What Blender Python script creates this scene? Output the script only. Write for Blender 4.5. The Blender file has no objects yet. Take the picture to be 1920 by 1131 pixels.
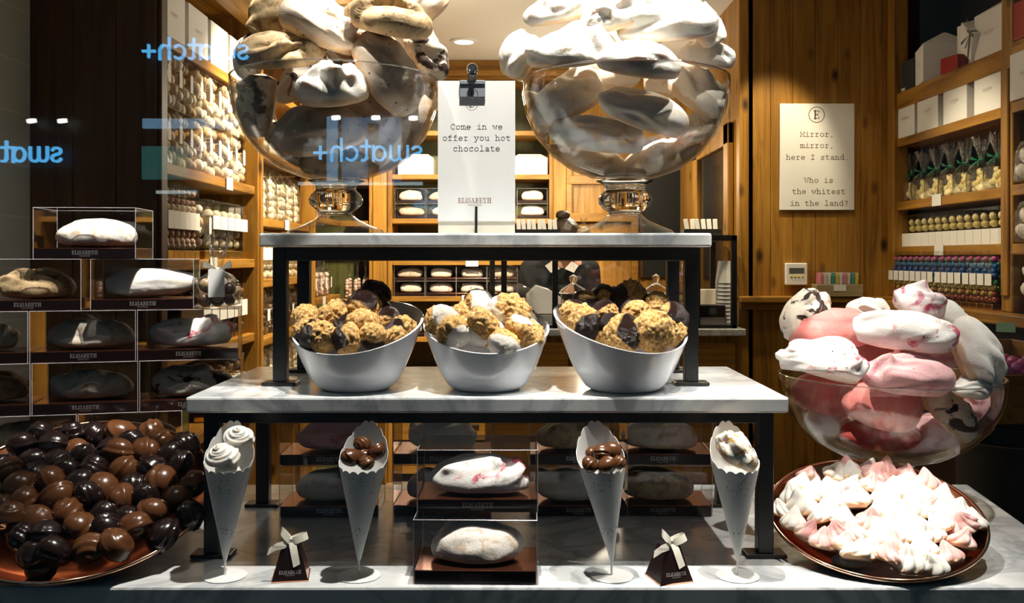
import bpy, bmesh, math, random
import numpy as np
from mathutils import Vector, Matrix, Euler
PI = math.pi
R = math.radians
sc = bpy.context.scene
COL = sc.collection

# ------------------------------------------------------------------ camera, exposure, light
F, CX, HY, EYE = 1750.0, 960.0, 482.0, 1.345      # focal length and principal point in pixels of the 1920x1131 frame; eye height
def W(px, py, d):
    """the point seen at pixel (px, py) at distance d in front of the camera"""
    return Vector(((px - CX) * d / F, d, EYE + (HY - py) * d / F))

cam_d = bpy.data.cameras.new('camera'); cam = bpy.data.objects.new('camera', cam_d); COL.objects.link(cam)
cam.location = (0, 0, EYE); cam.rotation_euler = (PI / 2, 0, 0)
cam_d.sensor_width = 36; cam_d.sensor_fit = 'HORIZONTAL'; cam_d.lens = F / 1920 * 36
cam_d.shift_y = -(565.5 - HY) / 1920; cam_d.clip_start = 0.02; cam_d.clip_end = 100
sc.camera = cam

sc.view_settings.view_transform = 'Standard'; sc.view_settings.look = 'None'
sc.view_settings.gamma = 1.0; sc.view_settings.use_curve_mapping = False
sc.view_settings.exposure = 0.0
sc.cycles.transparent_max_bounces = 40
sc.cycles.max_bounces = 10
sc.cycles.transmission_bounces = 8
sc.cycles.glossy_bounces = 5
sc.cycles.diffuse_bounces = 7
sc.cycles.caustics_reflective = False
sc.cycles.caustics_refractive = False

wd = bpy.data.worlds.new('evening_street'); sc.world = wd; wd.use_nodes = True
wd.node_tree.nodes['Background'].inputs[0].default_value = (0.16, 0.24, 0.26, 1)
wd.node_tree.nodes['Background'].inputs[1].default_value = 0.19

def spot(name, loc, target, power, angle, blend=0.35, radius=0.02, color=(1, 0.92, 0.80)):
    l = bpy.data.lights.new(name, 'SPOT'); l.energy = power; l.spot_size = R(angle); l.spot_blend = blend
    l.shadow_soft_size = radius; l.color = color
    o = bpy.data.objects.new(name, l); COL.objects.link(o); o.location = loc
    o.rotation_euler = (Vector(target) - Vector(loc)).to_track_quat('-Z', 'Y').to_euler()
    return o
def point(name, loc, power, radius=0.05, color=(1, 0.8, 0.5)):
    l = bpy.data.lights.new(name, 'POINT'); l.energy = power; l.shadow_soft_size = radius; l.color = color
    o = bpy.data.objects.new(name, l); COL.objects.link(o); o.location = loc
    return o

WHITE = (1.0, 0.94, 0.84); WARM = (1.0, 0.83, 0.54)
# spot lamps in the ceiling of the display window, with two fill spots added
spot('window_or_fill_spot', (0.00, 1.25, 2.47), (0.00, 1.42, 1.1), 145, 54, 0.3, 0.012, WHITE)
spot('window_or_fill_spot', (0.40, 1.24, 2.47), (0.30, 1.52, 1.4), 80, 40, 0.3, 0.012, WHITE)
spot('window_or_fill_spot', (0.80, 1.22, 2.47), (0.64, 1.47, 1.0), 62, 42, 0.3, 0.012, WHITE)
spot('window_or_fill_spot', (-0.30, 1.26, 2.47), (-0.28, 1.52, 1.5), 60, 25, 0.3, 0.012, WHITE)
spot('window_or_fill_spot', (-0.30, 1.35, 2.47), (-0.74, 1.64, 1.30), 190, 25, 0.4, 0.012, WHITE)
spot('window_or_fill_spot', (0.52, 1.12, 2.47), (0.24, 1.42, 1.50), 38, 22, 0.4, 0.012, WHITE)  # extra narrow spot added to brighten the inside of the right bowl
spot('window_or_fill_spot', (-1.00, 1.16, 2.47), (-1.39, 1.75, 1.75), 15, 52, 0.7, 0.03, (0.9, 1.0, 0.95))  # added fill, aimed only at brightening the tiled side wall
spot('window_or_fill_spot', (-0.75, 1.13, 2.47), (-0.66, 1.42, 0.95), 9, 34, 0.5, 0.012, WHITE)
spot('window_or_fill_spot', (0.45, 2.30, 2.47), (0.20, 1.56, 1.50), 45, 30, 0.5, 0.03, WARM)
# ceiling spots of the shop, then two fill points added lower down
spot('shelf_spot', (-0.35, 3.35, 2.47), (-1.12, 3.55, 1.60), 190, 62, 0.7, 0.04, WARM)
spot('shelf_spot', (-0.40, 4.30, 2.47), (-1.15, 4.45, 1.40), 170, 80, 0.6, 0.04, WARM)
spot('shelf_spot', (-0.25, 4.10, 2.47), (-0.28, 5.60, 1.35), 360, 62, 0.6, 0.04, WARM)
spot('shelf_spot', (0.75, 3.05, 2.47), (1.70, 3.45, 1.32), 75, 46, 0.6, 0.04, WARM)
spot('wall_spot', (1.16, 3.60, 2.47), (1.12, 4.07, 1.72), 46, 46, 0.6, 0.03, WARM)
spot('wall_spot', (1.25, 3.25, 2.47), (1.32, 4.07, 1.55), 9, 50, 0.8, 0.03, WARM)
spot('counter_spot', (0.50, 3.90, 2.47), (0.50, 4.35, 1.0), 85, 90, 0.6, 0.04, WARM)
point('room_fill', (-0.35, 3.75, 1.95), 15, 0.08, (1, 0.88, 0.66))  # bare fill light added to lift ceiling and room, no fixture
point('room_fill', (0.45, 4.95, 1.80), 20, 0.08, (1, 0.88, 0.66))  # second added fill, kept out of sight behind the right bowl

# ------------------------------------------------------------------ scene helpers
def tag(o, label=None, cat=None, group=None, kind=None):
    if label: o['label'] = label
    if cat: o['category'] = cat
    if group: o['group'] = group
    if kind: o['kind'] = kind
    return o
def thing(name, label, cat, loc=(0, 0, 0), rot=(0, 0, 0), group=None):
    o = bpy.data.objects.new(name, None); COL.objects.link(o)
    o.empty_display_size = 0.02
    o.location = loc; o.rotation_euler = rot
    return tag(o, label, cat, group)
def dup(root, loc=None, rot=None, label=None, group=None, scale=None):
    """a copy of a thing with copies of its parts and sub-parts, sharing mesh data"""
    r = root.copy(); COL.objects.link(r)
    if loc is not None: r.location = loc
    if rot is not None: r.rotation_euler = rot
    if scale is not None: r.scale = scale
    if label: r['label'] = label
    if group: r['group'] = group
    for ch in list(root.children):
        c = ch.copy(); COL.objects.link(c); c.parent = r
        for g in list(ch.children):
            d = g.copy(); COL.objects.link(d); d.parent = c
    return r
ORD = ['first', 'second', 'third', 'fourth', 'fifth', 'sixth', 'seventh', 'eighth', 'ninth', 'tenth', 'eleventh', 'twelfth',
       'thirteenth', 'fourteenth', 'fifteenth', 'sixteenth', 'seventeenth', 'eighteenth', 'nineteenth', 'twentieth']

class MB:
    """collects geometry, then links it as ONE mesh object"""
    def __init__(s): s.v = []; s.f = []; s.m = []
    def add(s, vs, fs, m=0, M=None):
        b = len(s.v)
        if M is not None: vs = [M @ Vector(v) for v in vs]
        s.v.extend([tuple(v) for v in vs]); s.f.extend([tuple(b + i for i in f) for f in fs]); s.m.extend([m] * len(fs))
        return s
    def box(s, x0, x1, y0, y1, z0, z1, m=0, M=None):
        vs = [(x0, y0, z0), (x1, y0, z0), (x1, y1, z0), (x0, y1, z0), (x0, y0, z1), (x1, y0, z1), (x1, y1, z1), (x0, y1, z1)]
        return s.add(vs, [(0, 3, 2, 1), (4, 5, 6, 7), (0, 1, 5, 4), (1, 2, 6, 5), (2, 3, 7, 6), (3, 0, 4, 7)], m, M)
    def cbox(s, c, size, m=0, M=None):
        return s.box(c[0] - size[0] / 2, c[0] + size[0] / 2, c[1] - size[1] / 2, c[1] + size[1] / 2, c[2] - size[2] / 2, c[2] + size[2] / 2, m, M)
    def lathe(s, prof, n=32, m=0, M=None, closed=False):
        """prof: (r, z) pairs; r=0 ends become poles; closed joins last to first"""
        vs = []; rings = []
        for r, z in prof:
            if r <= 1e-9: rings.append([len(vs)]); vs.append((0, 0, z))
            else:
                rings.append(list(range(len(vs), len(vs) + n)))
                vs.extend([(r * math.cos(2 * PI * k / n), r * math.sin(2 * PI * k / n), z) for k in range(n)])
        fs = []
        pairs = list(zip(rings[:-1], rings[1:])) + ([(rings[-1], rings[0])] if closed else [])
        for a, b in pairs:
            for k in range(n):
                k2 = (k + 1) % n
                if len(a) == 1 and len(b) == 1: continue
                if len(a) == 1: fs.append((a[0], b[k2], b[k]))
                elif len(b) == 1: fs.append((a[k], a[k2], b[0]))
                else: fs.append((a[k], a[k2], b[k2], b[k]))
        return s.add(vs, fs, m, M)
    def tube(s, pts, r, n=8, m=0, M=None, caps=True):
        pts = [Vector(p) for p in pts]; vs = []; fs = []
        rr = r if isinstance(r, (list, tuple)) else [r] * len(pts)
        up = Vector((0.13, 0.31, 0.94))
        for i, p in enumerate(pts):
            t = (pts[min(i + 1, len(pts) - 1)] - pts[max(i - 1, 0)]).normalized()
            a = t.cross(up)
            if a.length < 1e-3: a = t.cross(Vector((1, 0, 0)))
            a.normalize(); b = t.cross(a)
            vs.extend([p + rr[i] * (math.cos(2 * PI * k / n) * a + math.sin(2 * PI * k / n) * b) for k in range(n)])
        for i in range(len(pts) - 1):
            for k in range(n):
                k2 = (k + 1) % n
                fs.append((i * n + k, i * n + k2, (i + 1) * n + k2, (i + 1) * n + k))
        if caps:
            fs.append(tuple(range(n - 1, -1, -1))); fs.append(tuple((len(pts) - 1) * n + k for k in range(n)))
        return s.add(vs, fs, m, M)
    def prism(s, poly, z0, z1, m=0, M=None):
        n = len(poly)
        vs = [(x, y, z0) for x, y in poly] + [(x, y, z1) for x, y in poly]
        fs = [tuple(range(n - 1, -1, -1)), tuple(range(n, 2 * n))] + [(i, (i + 1) % n, n + (i + 1) % n, n + i) for i in range(n)]
        return s.add(vs, fs, m, M)
    def mesh_np(s, V, Fc, m=0, M=None):
        return s.add([tuple(v) for v in V], [tuple(f) for f in Fc], m, M)
    def build(s, name, mats, parent=None, smooth=40, bevel=0, loc=None, rot=None, attr=None, segs=2):
        me = bpy.data.meshes.new(name); me.from_pydata(s.v, [], s.f); 
        if not isinstance(mats, (list, tuple)): mats = [mats]
        for mm in mats: me.materials.append(mm)
        if len(mats) > 1: me.polygons.foreach_set('material_index', s.m)
        if attr:
            for k, arr in attr.items():
                a = me.attributes.new(k, 'FLOAT', 'POINT'); a.data.foreach_set('value', np.asarray(arr, dtype=np.float32))
        me.update(); me.validate()
        if smooth:
            me.polygons.foreach_set('use_smooth', [True] * len(me.polygons))
            if smooth < 180: me.set_sharp_from_angle(angle=R(smooth))
        o = bpy.data.objects.new(name, me); COL.objects.link(o)
        if parent is not None: o.parent = parent
        if loc is not None: o.location = loc
        if rot is not None: o.rotation_euler = rot
        if bevel:
            b = o.modifiers.new('bevel', 'BEVEL'); b.width = bevel; b.segments = segs; b.limit_method = 'ANGLE'; b.angle_limit = R(50)
        return o

def struct(o, kind='structure'):
    o['kind'] = kind; return o

_ico = {}
def ico(n):
    if n not in _ico:
        bm = bmesh.new(); bmesh.ops.create_icosphere(bm, subdivisions=n, radius=1.0)
        bm.verts.ensure_lookup_table()
        V = np.array([v.co[:] for v in bm.verts]); Fc = [tuple(v.index for v in f.verts) for f in bm.faces]
        bm.free(); _ico[n] = (V / np.linalg.norm(V, axis=1, keepdims=True), Fc)
    return _ico[n]
def waves(rng, freq, n=14):
    K = rng.normal(size=(n, 3)); K /= np.linalg.norm(K, axis=1, keepdims=True)
    K *= freq * rng.uniform(0.7, 1.3, size=(n, 1)); ph = rng.uniform(0, 2 * PI, n)
    return lambda P: np.sin(P @ K.T + ph).sum(1) / math.sqrt(n / 2) * 0.7
def sstep(a, b, x):
    t = np.clip((x - a) / (b - a), 0, 1); return t * t * (3 - 2 * t)
def link_mesh(name, me, parent=None, loc=(0, 0, 0), rot=(0, 0, 0), scale=(1, 1, 1)):
    o = bpy.data.objects.new(name, me); COL.objects.link(o)
    if parent is not None: o.parent = parent
    o.location = loc; o.rotation_euler = rot; o.scale = scale
    return o
def mesh_from(name, V, Fc, mats, attr=None, smooth=180):
    me = bpy.data.meshes.new(name); me.from_pydata([tuple(v) for v in V], [], Fc)
    for mm in (mats if isinstance(mats, (list, tuple)) else [mats]): me.materials.append(mm)
    if attr:
        for k, arr in attr.items():
            a = me.attributes.new(k, 'FLOAT', 'POINT'); a.data.foreach_set('value', np.asarray(arr, dtype=np.float32))
    me.polygons.foreach_set('use_smooth', [True] * len(me.polygons))
    if smooth < 180: me.set_sharp_from_angle(angle=R(smooth))
    me.update()
    return me
# ------------------------------------------------------------------ materials
class NT:
    def __init__(s, name):
        s.mat = bpy.data.materials.new(name); s.mat.use_nodes = True; s.t = s.mat.node_tree; s.t.nodes.clear()
        s.out = s.t.nodes.new('ShaderNodeOutputMaterial')
    def n(s, typ, **kw):
        nd = s.t.nodes.new(typ)
        for k, v in kw.items():
            if k.startswith('_'): setattr(nd, k[1:], v)
            else: nd.inputs[k.replace('__', ' ')].default_value = v
        return nd
    def l(s, a, b): s.t.links.new(a, b)
    def ramp(s, fac, stops, interp='LINEAR'):
        r = s.t.nodes.new('ShaderNodeValToRGB'); r.color_ramp.interpolation = interp
        el = r.color_ramp.elements
        while len(el) < len(stops): el.new(0.5)
        for e, (p, c) in zip(el, stops): e.position = p; e.color = (*c, 1) if len(c) == 3 else c
        s.l(fac, r.inputs[0]); return r.outputs[0]
    def coords(s, which='Object', scale=(1, 1, 1), rot=(0, 0, 0)):
        tc = s.n('ShaderNodeTexCoord'); mp = s.n('ShaderNodeMapping'); mp.inputs['Scale'].default_value = scale; mp.inputs['Rotation'].default_value = rot
        s.l(tc.outputs[which], mp.inputs['Vector']); return mp.outputs['Vector']
    def noise(s, vec, scale, detail=4, rough=0.55, dist=0.0):
        nd = s.n('ShaderNodeTexNoise', Scale=scale, Detail=detail, Roughness=rough, Distortion=dist); s.l(vec, nd.inputs['Vector']); return nd.outputs[0]
    def mixc(s, fac, a, b, blend='MIX'):
        m = s.t.nodes.new('ShaderNodeMix'); m.data_type = 'RGBA'; m.blend_type = blend
        for sock, val in ((m.inputs[0], fac), (m.inputs[6], a), (m.inputs[7], b)):
            if hasattr(val, 'links'): s.l(val, sock)
            else: sock.default_value = val if not isinstance(val, tuple) else (*val, 1)[:4]
        return m.outputs[2]
    def math(s, op, a, b=None, clamp=False):
        m = s.t.nodes.new('ShaderNodeMath'); m.operation = op; m.use_clamp = clamp
        for i, val in enumerate((a, b)):
            if val is None: continue
            if hasattr(val, 'links'): s.l(val, m.inputs[i])
            else: m.inputs[i].default_value = val
        return m.outputs[0]
    def bump(s, h, strength=0.3, dist=0.01):
        b = s.n('ShaderNodeBump', Strength=strength, Distance=dist); s.l(h, b.inputs['Height']); return b.outputs['Normal']
    def princ(s, color=None, rough=0.5, metal=0.0, normal=None, spec=0.5, coat=0.0, sss=0.0, **kw):
        p = s.n('ShaderNodeBsdfPrincipled')
        def put(k, v):
            if v is None: return
            if hasattr(v, 'links'): s.l(v, p.inputs[k])
            else: p.inputs[k].default_value = (*v, 1) if isinstance(v, tuple) and len(v) == 3 else v
        put('Base Color', color); put('Roughness', rough); put('Metallic', metal); put('Normal', normal)
        put('Specular IOR Level', spec); put('Coat Weight', coat)
        if sss:
            p.inputs['Subsurface Weight'].default_value = sss; p.inputs['Subsurface Radius'].default_value = (1.0, 0.7, 0.45)
            p.inputs['Subsurface Scale'].default_value = 0.006
        s.l(p.outputs[0], s.out.inputs[0]); return s.mat

def plain(name, color, rough=0.5, metal=0.0, var=0.06, scale=40, coat=0.0, spec=0.5):
    t = NT(name); v = t.coords()
    c = t.mixc(t.noise(v, scale, 3), tuple(x * (1 - var) for x in color), tuple(min(1, x * (1 + var)) for x in color))
    return t.princ(c, rough, metal, coat=coat, spec=spec)

def m_marble():
    t = NT('grey_veined_white_marble'); v = t.coords()
    cloud = t.noise(v, 5.5, 6, 0.6, 0.6)
    vein = t.math('ABSOLUTE', t.math('SUBTRACT', t.noise(v, 3.2, 7, 0.62, 1.6), 0.5))
    base = t.ramp(cloud, [(0.35, (0.60, 0.63, 0.66)), (0.62, (0.80, 0.81, 0.81))])
    c = t.mixc(t.ramp(vein, [(0.0, (0.75, 0.75, 0.75)), (0.06, (0, 0, 0))]), base, (0.34, 0.38, 0.42))
    return t.princ(c, 0.16, spec=0.5)
M_MARBLE = m_marble()

def m_wood(name, axis='z', a=(0.105, 0.040, 0.005), b=(0.37, 0.175, 0.024), rough=0.45, knots=True, hi=(0.50, 0.27, 0.050)):
    t = NT(name)
    sc_ = {'z': (26, 26, 1.6), 'y': (26, 1.6, 26), 'x': (1.6, 26, 26)}[axis]
    v = t.coords('Object', sc_)
    g = t.noise(v, 1.0, 7, 0.62, 1.1)
    sl = {'z': (7, 7, 0.5), 'y': (7, 0.5, 7), 'x': (0.5, 7, 7)}[axis]
    big = t.noise(t.coords('Object', sl), 1.0, 3, 0.5)
    c = t.ramp(g, [(0.28, a), (0.50, b), (0.72, hi)])
    c = t.mixc(t.ramp(big, [(0.35, (0.55, 0.55, 0.55)), (0.65, (0, 0, 0))]), c, tuple(x * 0.55 for x in b))
    if knots:
        sk = {'z': (9, 9, 4.5), 'y': (9, 4.5, 9), 'x': (4.5, 9, 9)}[axis]
        vo = t.n('ShaderNodeTexVoronoi', Scale=1.0, Randomness=1.0); t.l(t.coords('Object', sk), vo.inputs['Vector'])
        k = t.ramp(vo.outputs['Distance'], [(0.06, (1, 1, 1)), (0.20, (0, 0, 0))])
        c = t.mixc(k, c, (0.045, 0.016, 0.004))
    return t.princ(c, rough, normal=t.bump(g, 0.25, 0.004), spec=0.35)
M_WOODV = m_wood('amber_pine_vertical', 'z')
M_WOODY = m_wood('amber_pine_along_shelf', 'y', knots=False)
M_WOODX = m_wood('amber_pine_across', 'x', knots=False)
M_WOODD = m_wood('dark_stained_pine', 'z', (0.030, 0.013, 0.005), (0.075, 0.034, 0.012), hi=(0.10, 0.048, 0.018))
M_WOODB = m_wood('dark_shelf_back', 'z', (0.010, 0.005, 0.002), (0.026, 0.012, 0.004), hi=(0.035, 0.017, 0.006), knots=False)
M_OLIVE = m_wood('olive_painted_boards', 'z', (0.05, 0.055, 0.016), (0.10, 0.10, 0.028), hi=(0.13, 0.125, 0.04), knots=False)
M_CRATE = m_wood('weathered_crate_wood', 'x', (0.20, 0.14, 0.07), (0.42, 0.32, 0.18), hi=(0.5, 0.4, 0.25), knots=False)

M_BLACK = plain('black_powder_coated_steel', (0.006, 0.006, 0.007), 0.42)
M_BLACKM = plain('black_matt', (0.010, 0.010, 0.011), 0.6)
M_CERAM = plain('white_glazed_ceramic', (0.80, 0.80, 0.83), 0.10, var=0.01, coat=0.4)
M_PAPER = plain('white_card', (0.80, 0.80, 0.79), 0.75, var=0.03, scale=300)
M_CREAM = plain('cream_card', (0.72, 0.66, 0.54), 0.7, var=0.03)
M_INK = plain('grey_brown_ink', (0.035, 0.028, 0.035), 0.6, var=0.1)
M_INKB = plain('brown_ink', (0.10, 0.045, 0.02), 0.6, var=0.1)
M_INKR = plain('copper_red_ink', (0.26, 0.09, 0.06), 0.5, var=0.1)
M_FOIL = plain('pale_foil_print', (0.62, 0.57, 0.55), 0.35, 0.3)
M_FAINT = plain('faint_beige_print', (0.55, 0.45, 0.40), 0.6)
M_CHROME = plain('polished_chrome', (0.75, 0.75, 0.77), 0.06, 1.0, var=0.0)
M_COPPER = plain('polished_copper', (0.86, 0.40, 0.22), 0.13, 1.0, var=0.03)
M_COPDARK = plain('dark_copper_board', (0.30, 0.105, 0.055), 0.20, 0.9, var=0.05)
M_CASEBLK = plain('black_printed_board', (0.016, 0.007, 0.007), 0.28, var=0.1)
M_GOLD = plain('gold_foil', (0.85, 0.56, 0.16), 0.18, 1.0, var=0.05)
M_PLASTER = plain('white_plaster', (0.78, 0.76, 0.70), 0.9, var=0.02)
M_FLOOR = plain('pale_stone_floor', (0.34, 0.28, 0.20), 0.5, var=0.1)
M_RIBBON = plain('cream_satin_ribbon', (0.78, 0.74, 0.64), 0.4)
M_GREENR = plain('green_satin_ribbon', (0.01, 0.16, 0.085), 0.35)
M_LEAF = plain('green_price_card', (0.30, 0.55, 0.42), 0.6)
M_HAIR = plain('dark_brown_hair', (0.028, 0.016, 0.010), 0.5, var=0.3)
M_SKIN = plain('skin', (0.52, 0.27, 0.18), 0.5)
M_LIPS = plain('lips', (0.42, 0.08, 0.07), 0.4)
M_CLOTH = plain('black_cotton', (0.006, 0.008, 0.012), 0.85, var=0.2)
M_TEAL = plain('teal_card', (0.05, 0.35, 0.40), 0.6)
M_YELLOW = plain('yellow_card', (0.75, 0.62, 0.10), 0.6)
M_PINKC = plain('pink_card', (0.75, 0.25, 0.35), 0.6)
M_RED = plain('red_lacquer', (0.35, 0.02, 0.01), 0.2)

def m_tiles():
    t = NT('grey_wall_tiles')
    v = t.coords('Object', (1, 1, 1), (PI / 2, 0, PI / 2))
    b = t.n('ShaderNodeTexBrick', Scale=1.0, Mortar__Size=0.0025, Brick__Width=0.30, Row__Height=0.146)
    b.offset = 0.0
    b.inputs['Color1'].default_value = (0.72, 0.75, 0.70, 1); b.inputs['Color2'].default_value = (0.66, 0.70, 0.66, 1); b.inputs['Mortar'].default_value = (0.85, 0.87, 0.83, 1)
    tc = t.n('ShaderNodeTexCoord'); sp = t.n('ShaderNodeSeparateXYZ'); cb = t.n('ShaderNodeCombineXYZ')
    t.l(tc.outputs['Object'], sp.inputs[0]); t.l(sp.outputs[1], cb.inputs[0]); t.l(sp.outputs[2], cb.inputs[1]); t.l(cb.outputs[0], b.inputs['Vector'])
    return t.princ(b.outputs['Color'], 0.35)
M_TILE = m_tiles()

def m_clear(name, tint=(0.97, 0.98, 0.98), edge=(0.55, 0.55, 0.52), f0=0.045, rough=0.0, power=4.0, fmax=0.75, bump=None):
    """thin clear sheet: light goes straight through, with a reflection that grows towards grazing angles"""
    t = NT(name)
    lw = t.n('ShaderNodeLayerWeight', Blend=0.5); fc = lw.outputs['Facing']
    fr = t.math('ADD', t.math('MULTIPLY', t.math('POWER', fc, power), fmax), f0, clamp=True)
    tr = t.n('ShaderNodeBsdfTransparent'); gl = t.n('ShaderNodeBsdfGlossy', Roughness=rough)
    gl.inputs['Color'].default_value = (1, 1, 1, 1)
    t.l(t.mixc(t.math('POWER', fc, 3.0), tint, edge), tr.inputs['Color'])
    if bump:
        v = t.coords('Object'); nrm = t.bump(t.noise(v, bump[0], 3, 0.6), bump[1], bump[2])
        t.l(nrm, gl.inputs['Normal']); t.l(nrm, lw.inputs['Normal'])
    mx = t.n('ShaderNodeMixShader'); t.l(fr, mx.inputs[0]); t.l(tr.outputs[0], mx.inputs[1]); t.l(gl.outputs[0], mx.inputs[2])
    t.l(mx.outputs[0], t.out.inputs[0]); return t.mat
M_PANE = m_clear('window_glass', (0.985, 0.99, 0.99), (0.9, 0.93, 0.93), 0.04)
M_BOWLG = m_clear('clear_bowl_glass', (0.995, 0.995, 0.99), (0.60, 0.55, 0.48), 0.04)
M_GRIM = m_clear('polished_glass_rim', (0.95, 0.95, 0.94), (0.35, 0.33, 0.30), 0.35)
M_BOXG = m_clear('clear_acetate', (0.96, 0.96, 0.965), (0.55, 0.55, 0.58), 0.04, 0.03)
M_TUBEG = m_clear('clear_tube_plastic', (0.96, 0.96, 0.95), (0.5, 0.5, 0.48), 0.05, 0.03)
M_CELLO = m_clear('crinkled_cellophane', (0.95, 0.96, 0.96), (0.6, 0.62, 0.62), 0.07, 0.10, 3.0, 0.8, (60, 0.9, 0.01))
def m_glass():
    t = NT('solid_clear_glass'); g = t.n('ShaderNodeBsdfGlass', Roughness=0.0, IOR=1.46); g.inputs['Color'].default_value = (0.98, 0.97, 0.95, 1)
    t.l(g.outputs[0], t.out.inputs[0]); return t.mat
M_GLASS = m_glass()

def m_emit(name, color, strength):
    t = NT(name); e = t.n('ShaderNodeEmission', Strength=strength); e.inputs[0].default_value = (*color, 1)
    t.l(e.outputs[0], t.out.inputs[0]); return t.mat
M_LAMP = m_emit('lit_lamp_lens', (1, 0.9, 0.72), 9)

def m_meringue(name, base=(0.86, 0.83, 0.78), stain=(0.50, 0.30, 0.14), amount=0.5, scale=1.6, speck=0.0, speck_col=(0.03, 0.012, 0.008), bake=(0.62, 0.40, 0.20), sharp=0.12, lift=0.35):
    t = NT(name); v = t.coords('Object')
    n1 = t.noise(v, scale, 5, 0.6, 0.9)
    st = t.ramp(n1, [(0.62 - 0.22 * amount, (0, 0, 0)), (0.62 - 0.22 * amount + sharp, (1, 1, 1))])
    c = t.mixc(st, base, stain)
    # toasted underside of the shell
    sp = t.n('ShaderNodeSeparateXYZ'); t.l(v, sp.inputs[0])
    low = t.ramp(t.math('ADD', t.math('ADD', sp.outputs[2], lift), t.math('MULTIPLY', t.noise(v, 3.0, 3), 0.25)), [(0.20, (0.75, 0.75, 0.75)), (0.28, (0.0, 0.0, 0.0))])
    c = t.mixc(low, c, bake)
    if speck:
        vo = t.n('ShaderNodeTexVoronoi', Scale=5.5, Randomness=1.0); t.l(v, vo.inputs['Vector'])
        n2 = t.noise(v, 9.0, 2)
        k = t.ramp(t.math('ADD', vo.outputs['Distance'], t.math('MULTIPLY', n2, 0.35)), [(0.20 + 0.12 * speck, (1, 1, 1)), (0.23 + 0.12 * speck, (0, 0, 0))])
        c = t.mixc(k, c, speck_col)
    nb = t.noise(v, 22, 5, 0.6)
    return t.princ(c, 0.62, normal=t.bump(nb, 0.16, 0.03), spec=0.3, sss=0.35)
MER_WHITE = m_meringue('white_meringue', (0.88, 0.85, 0.80), (0.80, 0.70, 0.56), 0.35)
MER_CREAM = m_meringue('cream_meringue', (0.74, 0.66, 0.56), (0.50, 0.36, 0.22), 0.45, speck=0.25, speck_col=(0.20, 0.10, 0.05))
MER_BEIGE = m_meringue('beige_meringue', (0.60, 0.50, 0.40), (0.34, 0.22, 0.12), 0.55, 2.0, speck=0.45, speck_col=(0.12, 0.055, 0.025), sharp=0.3)
MER_TAN = m_meringue('cocoa_dusted_meringue', (0.56, 0.41, 0.23), (0.16, 0.085, 0.030), 0.8, 2.6, speck=0.3, sharp=0.25)
MER_CHOC = m_meringue('chocolate_streaked_meringue', (0.76, 0.68, 0.58), (0.035, 0.016, 0.010), 0.55, 1.3, sharp=0.05)
MER_PINK = m_meringue('pink_meringue', (0.70, 0.235, 0.215), (0.80, 0.50, 0.44), 0.5, 1.2, speck=0.12, speck_col=(0.35, 0.05, 0.06), bake=(0.72, 0.34, 0.30), sharp=0.3)
MER_PINKW = m_meringue('white_meringue_with_berry_streaks', (0.88, 0.84, 0.81), (0.62, 0.12, 0.18), 0.28, 1.5, speck=0.25, speck_col=(0.10, 0.008, 0.015), bake=(0.80, 0.62, 0.52), sharp=0.08)
MER_SWIRLP = m_meringue('white_meringue_with_magenta_swirl', (0.88, 0.80, 0.80), (0.50, 0.035, 0.11), 0.62, 1.2, speck=0.3, speck_col=(0.10, 0.008, 0.015), bake=(0.80, 0.62, 0.52), sharp=0.14)
MER_ROSE = m_meringue('pale_rose_meringue', (0.80, 0.47, 0.48), (0.60, 0.17, 0.22), 0.35, 1.1, speck=0.2, speck_col=(0.30, 0.03, 0.05), bake=(0.74, 0.46, 0.42), sharp=0.12)
MER_RED = m_meringue('deep_red_meringue', (0.50, 0.075, 0.07), (0.70, 0.28, 0.25), 0.5, 1.4, bake=(0.55, 0.12, 0.10), sharp=0.2)
MER_KISS = m_meringue('white_piped_meringue', (0.88, 0.85, 0.80), (0.84, 0.74, 0.60), 0.2, bake=(0.78, 0.46, 0.18), lift=0.24)
MER_KISSP = m_meringue('pink_piped_meringue', (0.80, 0.44, 0.42), (0.88, 0.74, 0.68), 0.6, 1.2, bake=(0.75, 0.46, 0.24), lift=0.24)
MER_CRUMB = m_meringue('almond_sprinkled_meringue', (0.87, 0.82, 0.76), (0.70, 0.56, 0.42), 0.55, 5.0, speck=0.1, speck_col=(0.4, 0.25, 0.12))
M_DARKC = plain('dark_chocolate', (0.012, 0.0055, 0.005), 0.22, var=0.15, coat=0.1)
M_MILKC = plain('milk_chocolate', (0.10, 0.036, 0.012), 0.26, var=0.12, coat=0.1)

def m_rocher(name, coat, rough):
    t = NT(name); v = t.coords('Object')
    a = t.n('ShaderNodeAttribute'); a.attribute_name = 'coat'
    n = t.noise(v, 7.0, 5, 0.65, 0.5)
    g = t.ramp(n, [(0.30, (0.16, 0.055, 0.008)), (0.46, (0.58, 0.30, 0.07)), (0.62, (0.90, 0.64, 0.30))])
    c = t.mixc(a.outputs['Fac'], g, coat)
    rr = t.mixc(a.outputs['Fac'], (0.75, 0.75, 0.75), (rough, rough, rough))
    nb = t.noise(v, 13.0, 5, 0.7, 1.0)
    return t.princ(c, rr, normal=t.bump(nb, 0.5, 0.06), spec=0.4)
ROCH_DARK = m_rocher('coconut_rock_with_dark_chocolate', (0.020, 0.008, 0.007), 0.25)
ROCH_WHITE = m_rocher('coconut_rock_with_white_chocolate', (0.86, 0.80, 0.72), 0.35)
def m_multi(name, stops, rough=0.35):
    t = NT(name); a = t.n('ShaderNodeAttribute'); a.attribute_name = 'shade'
    c = t.ramp(a.outputs['Fac'], stops); return t.princ(c, rough, coat=0.2)
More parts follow.
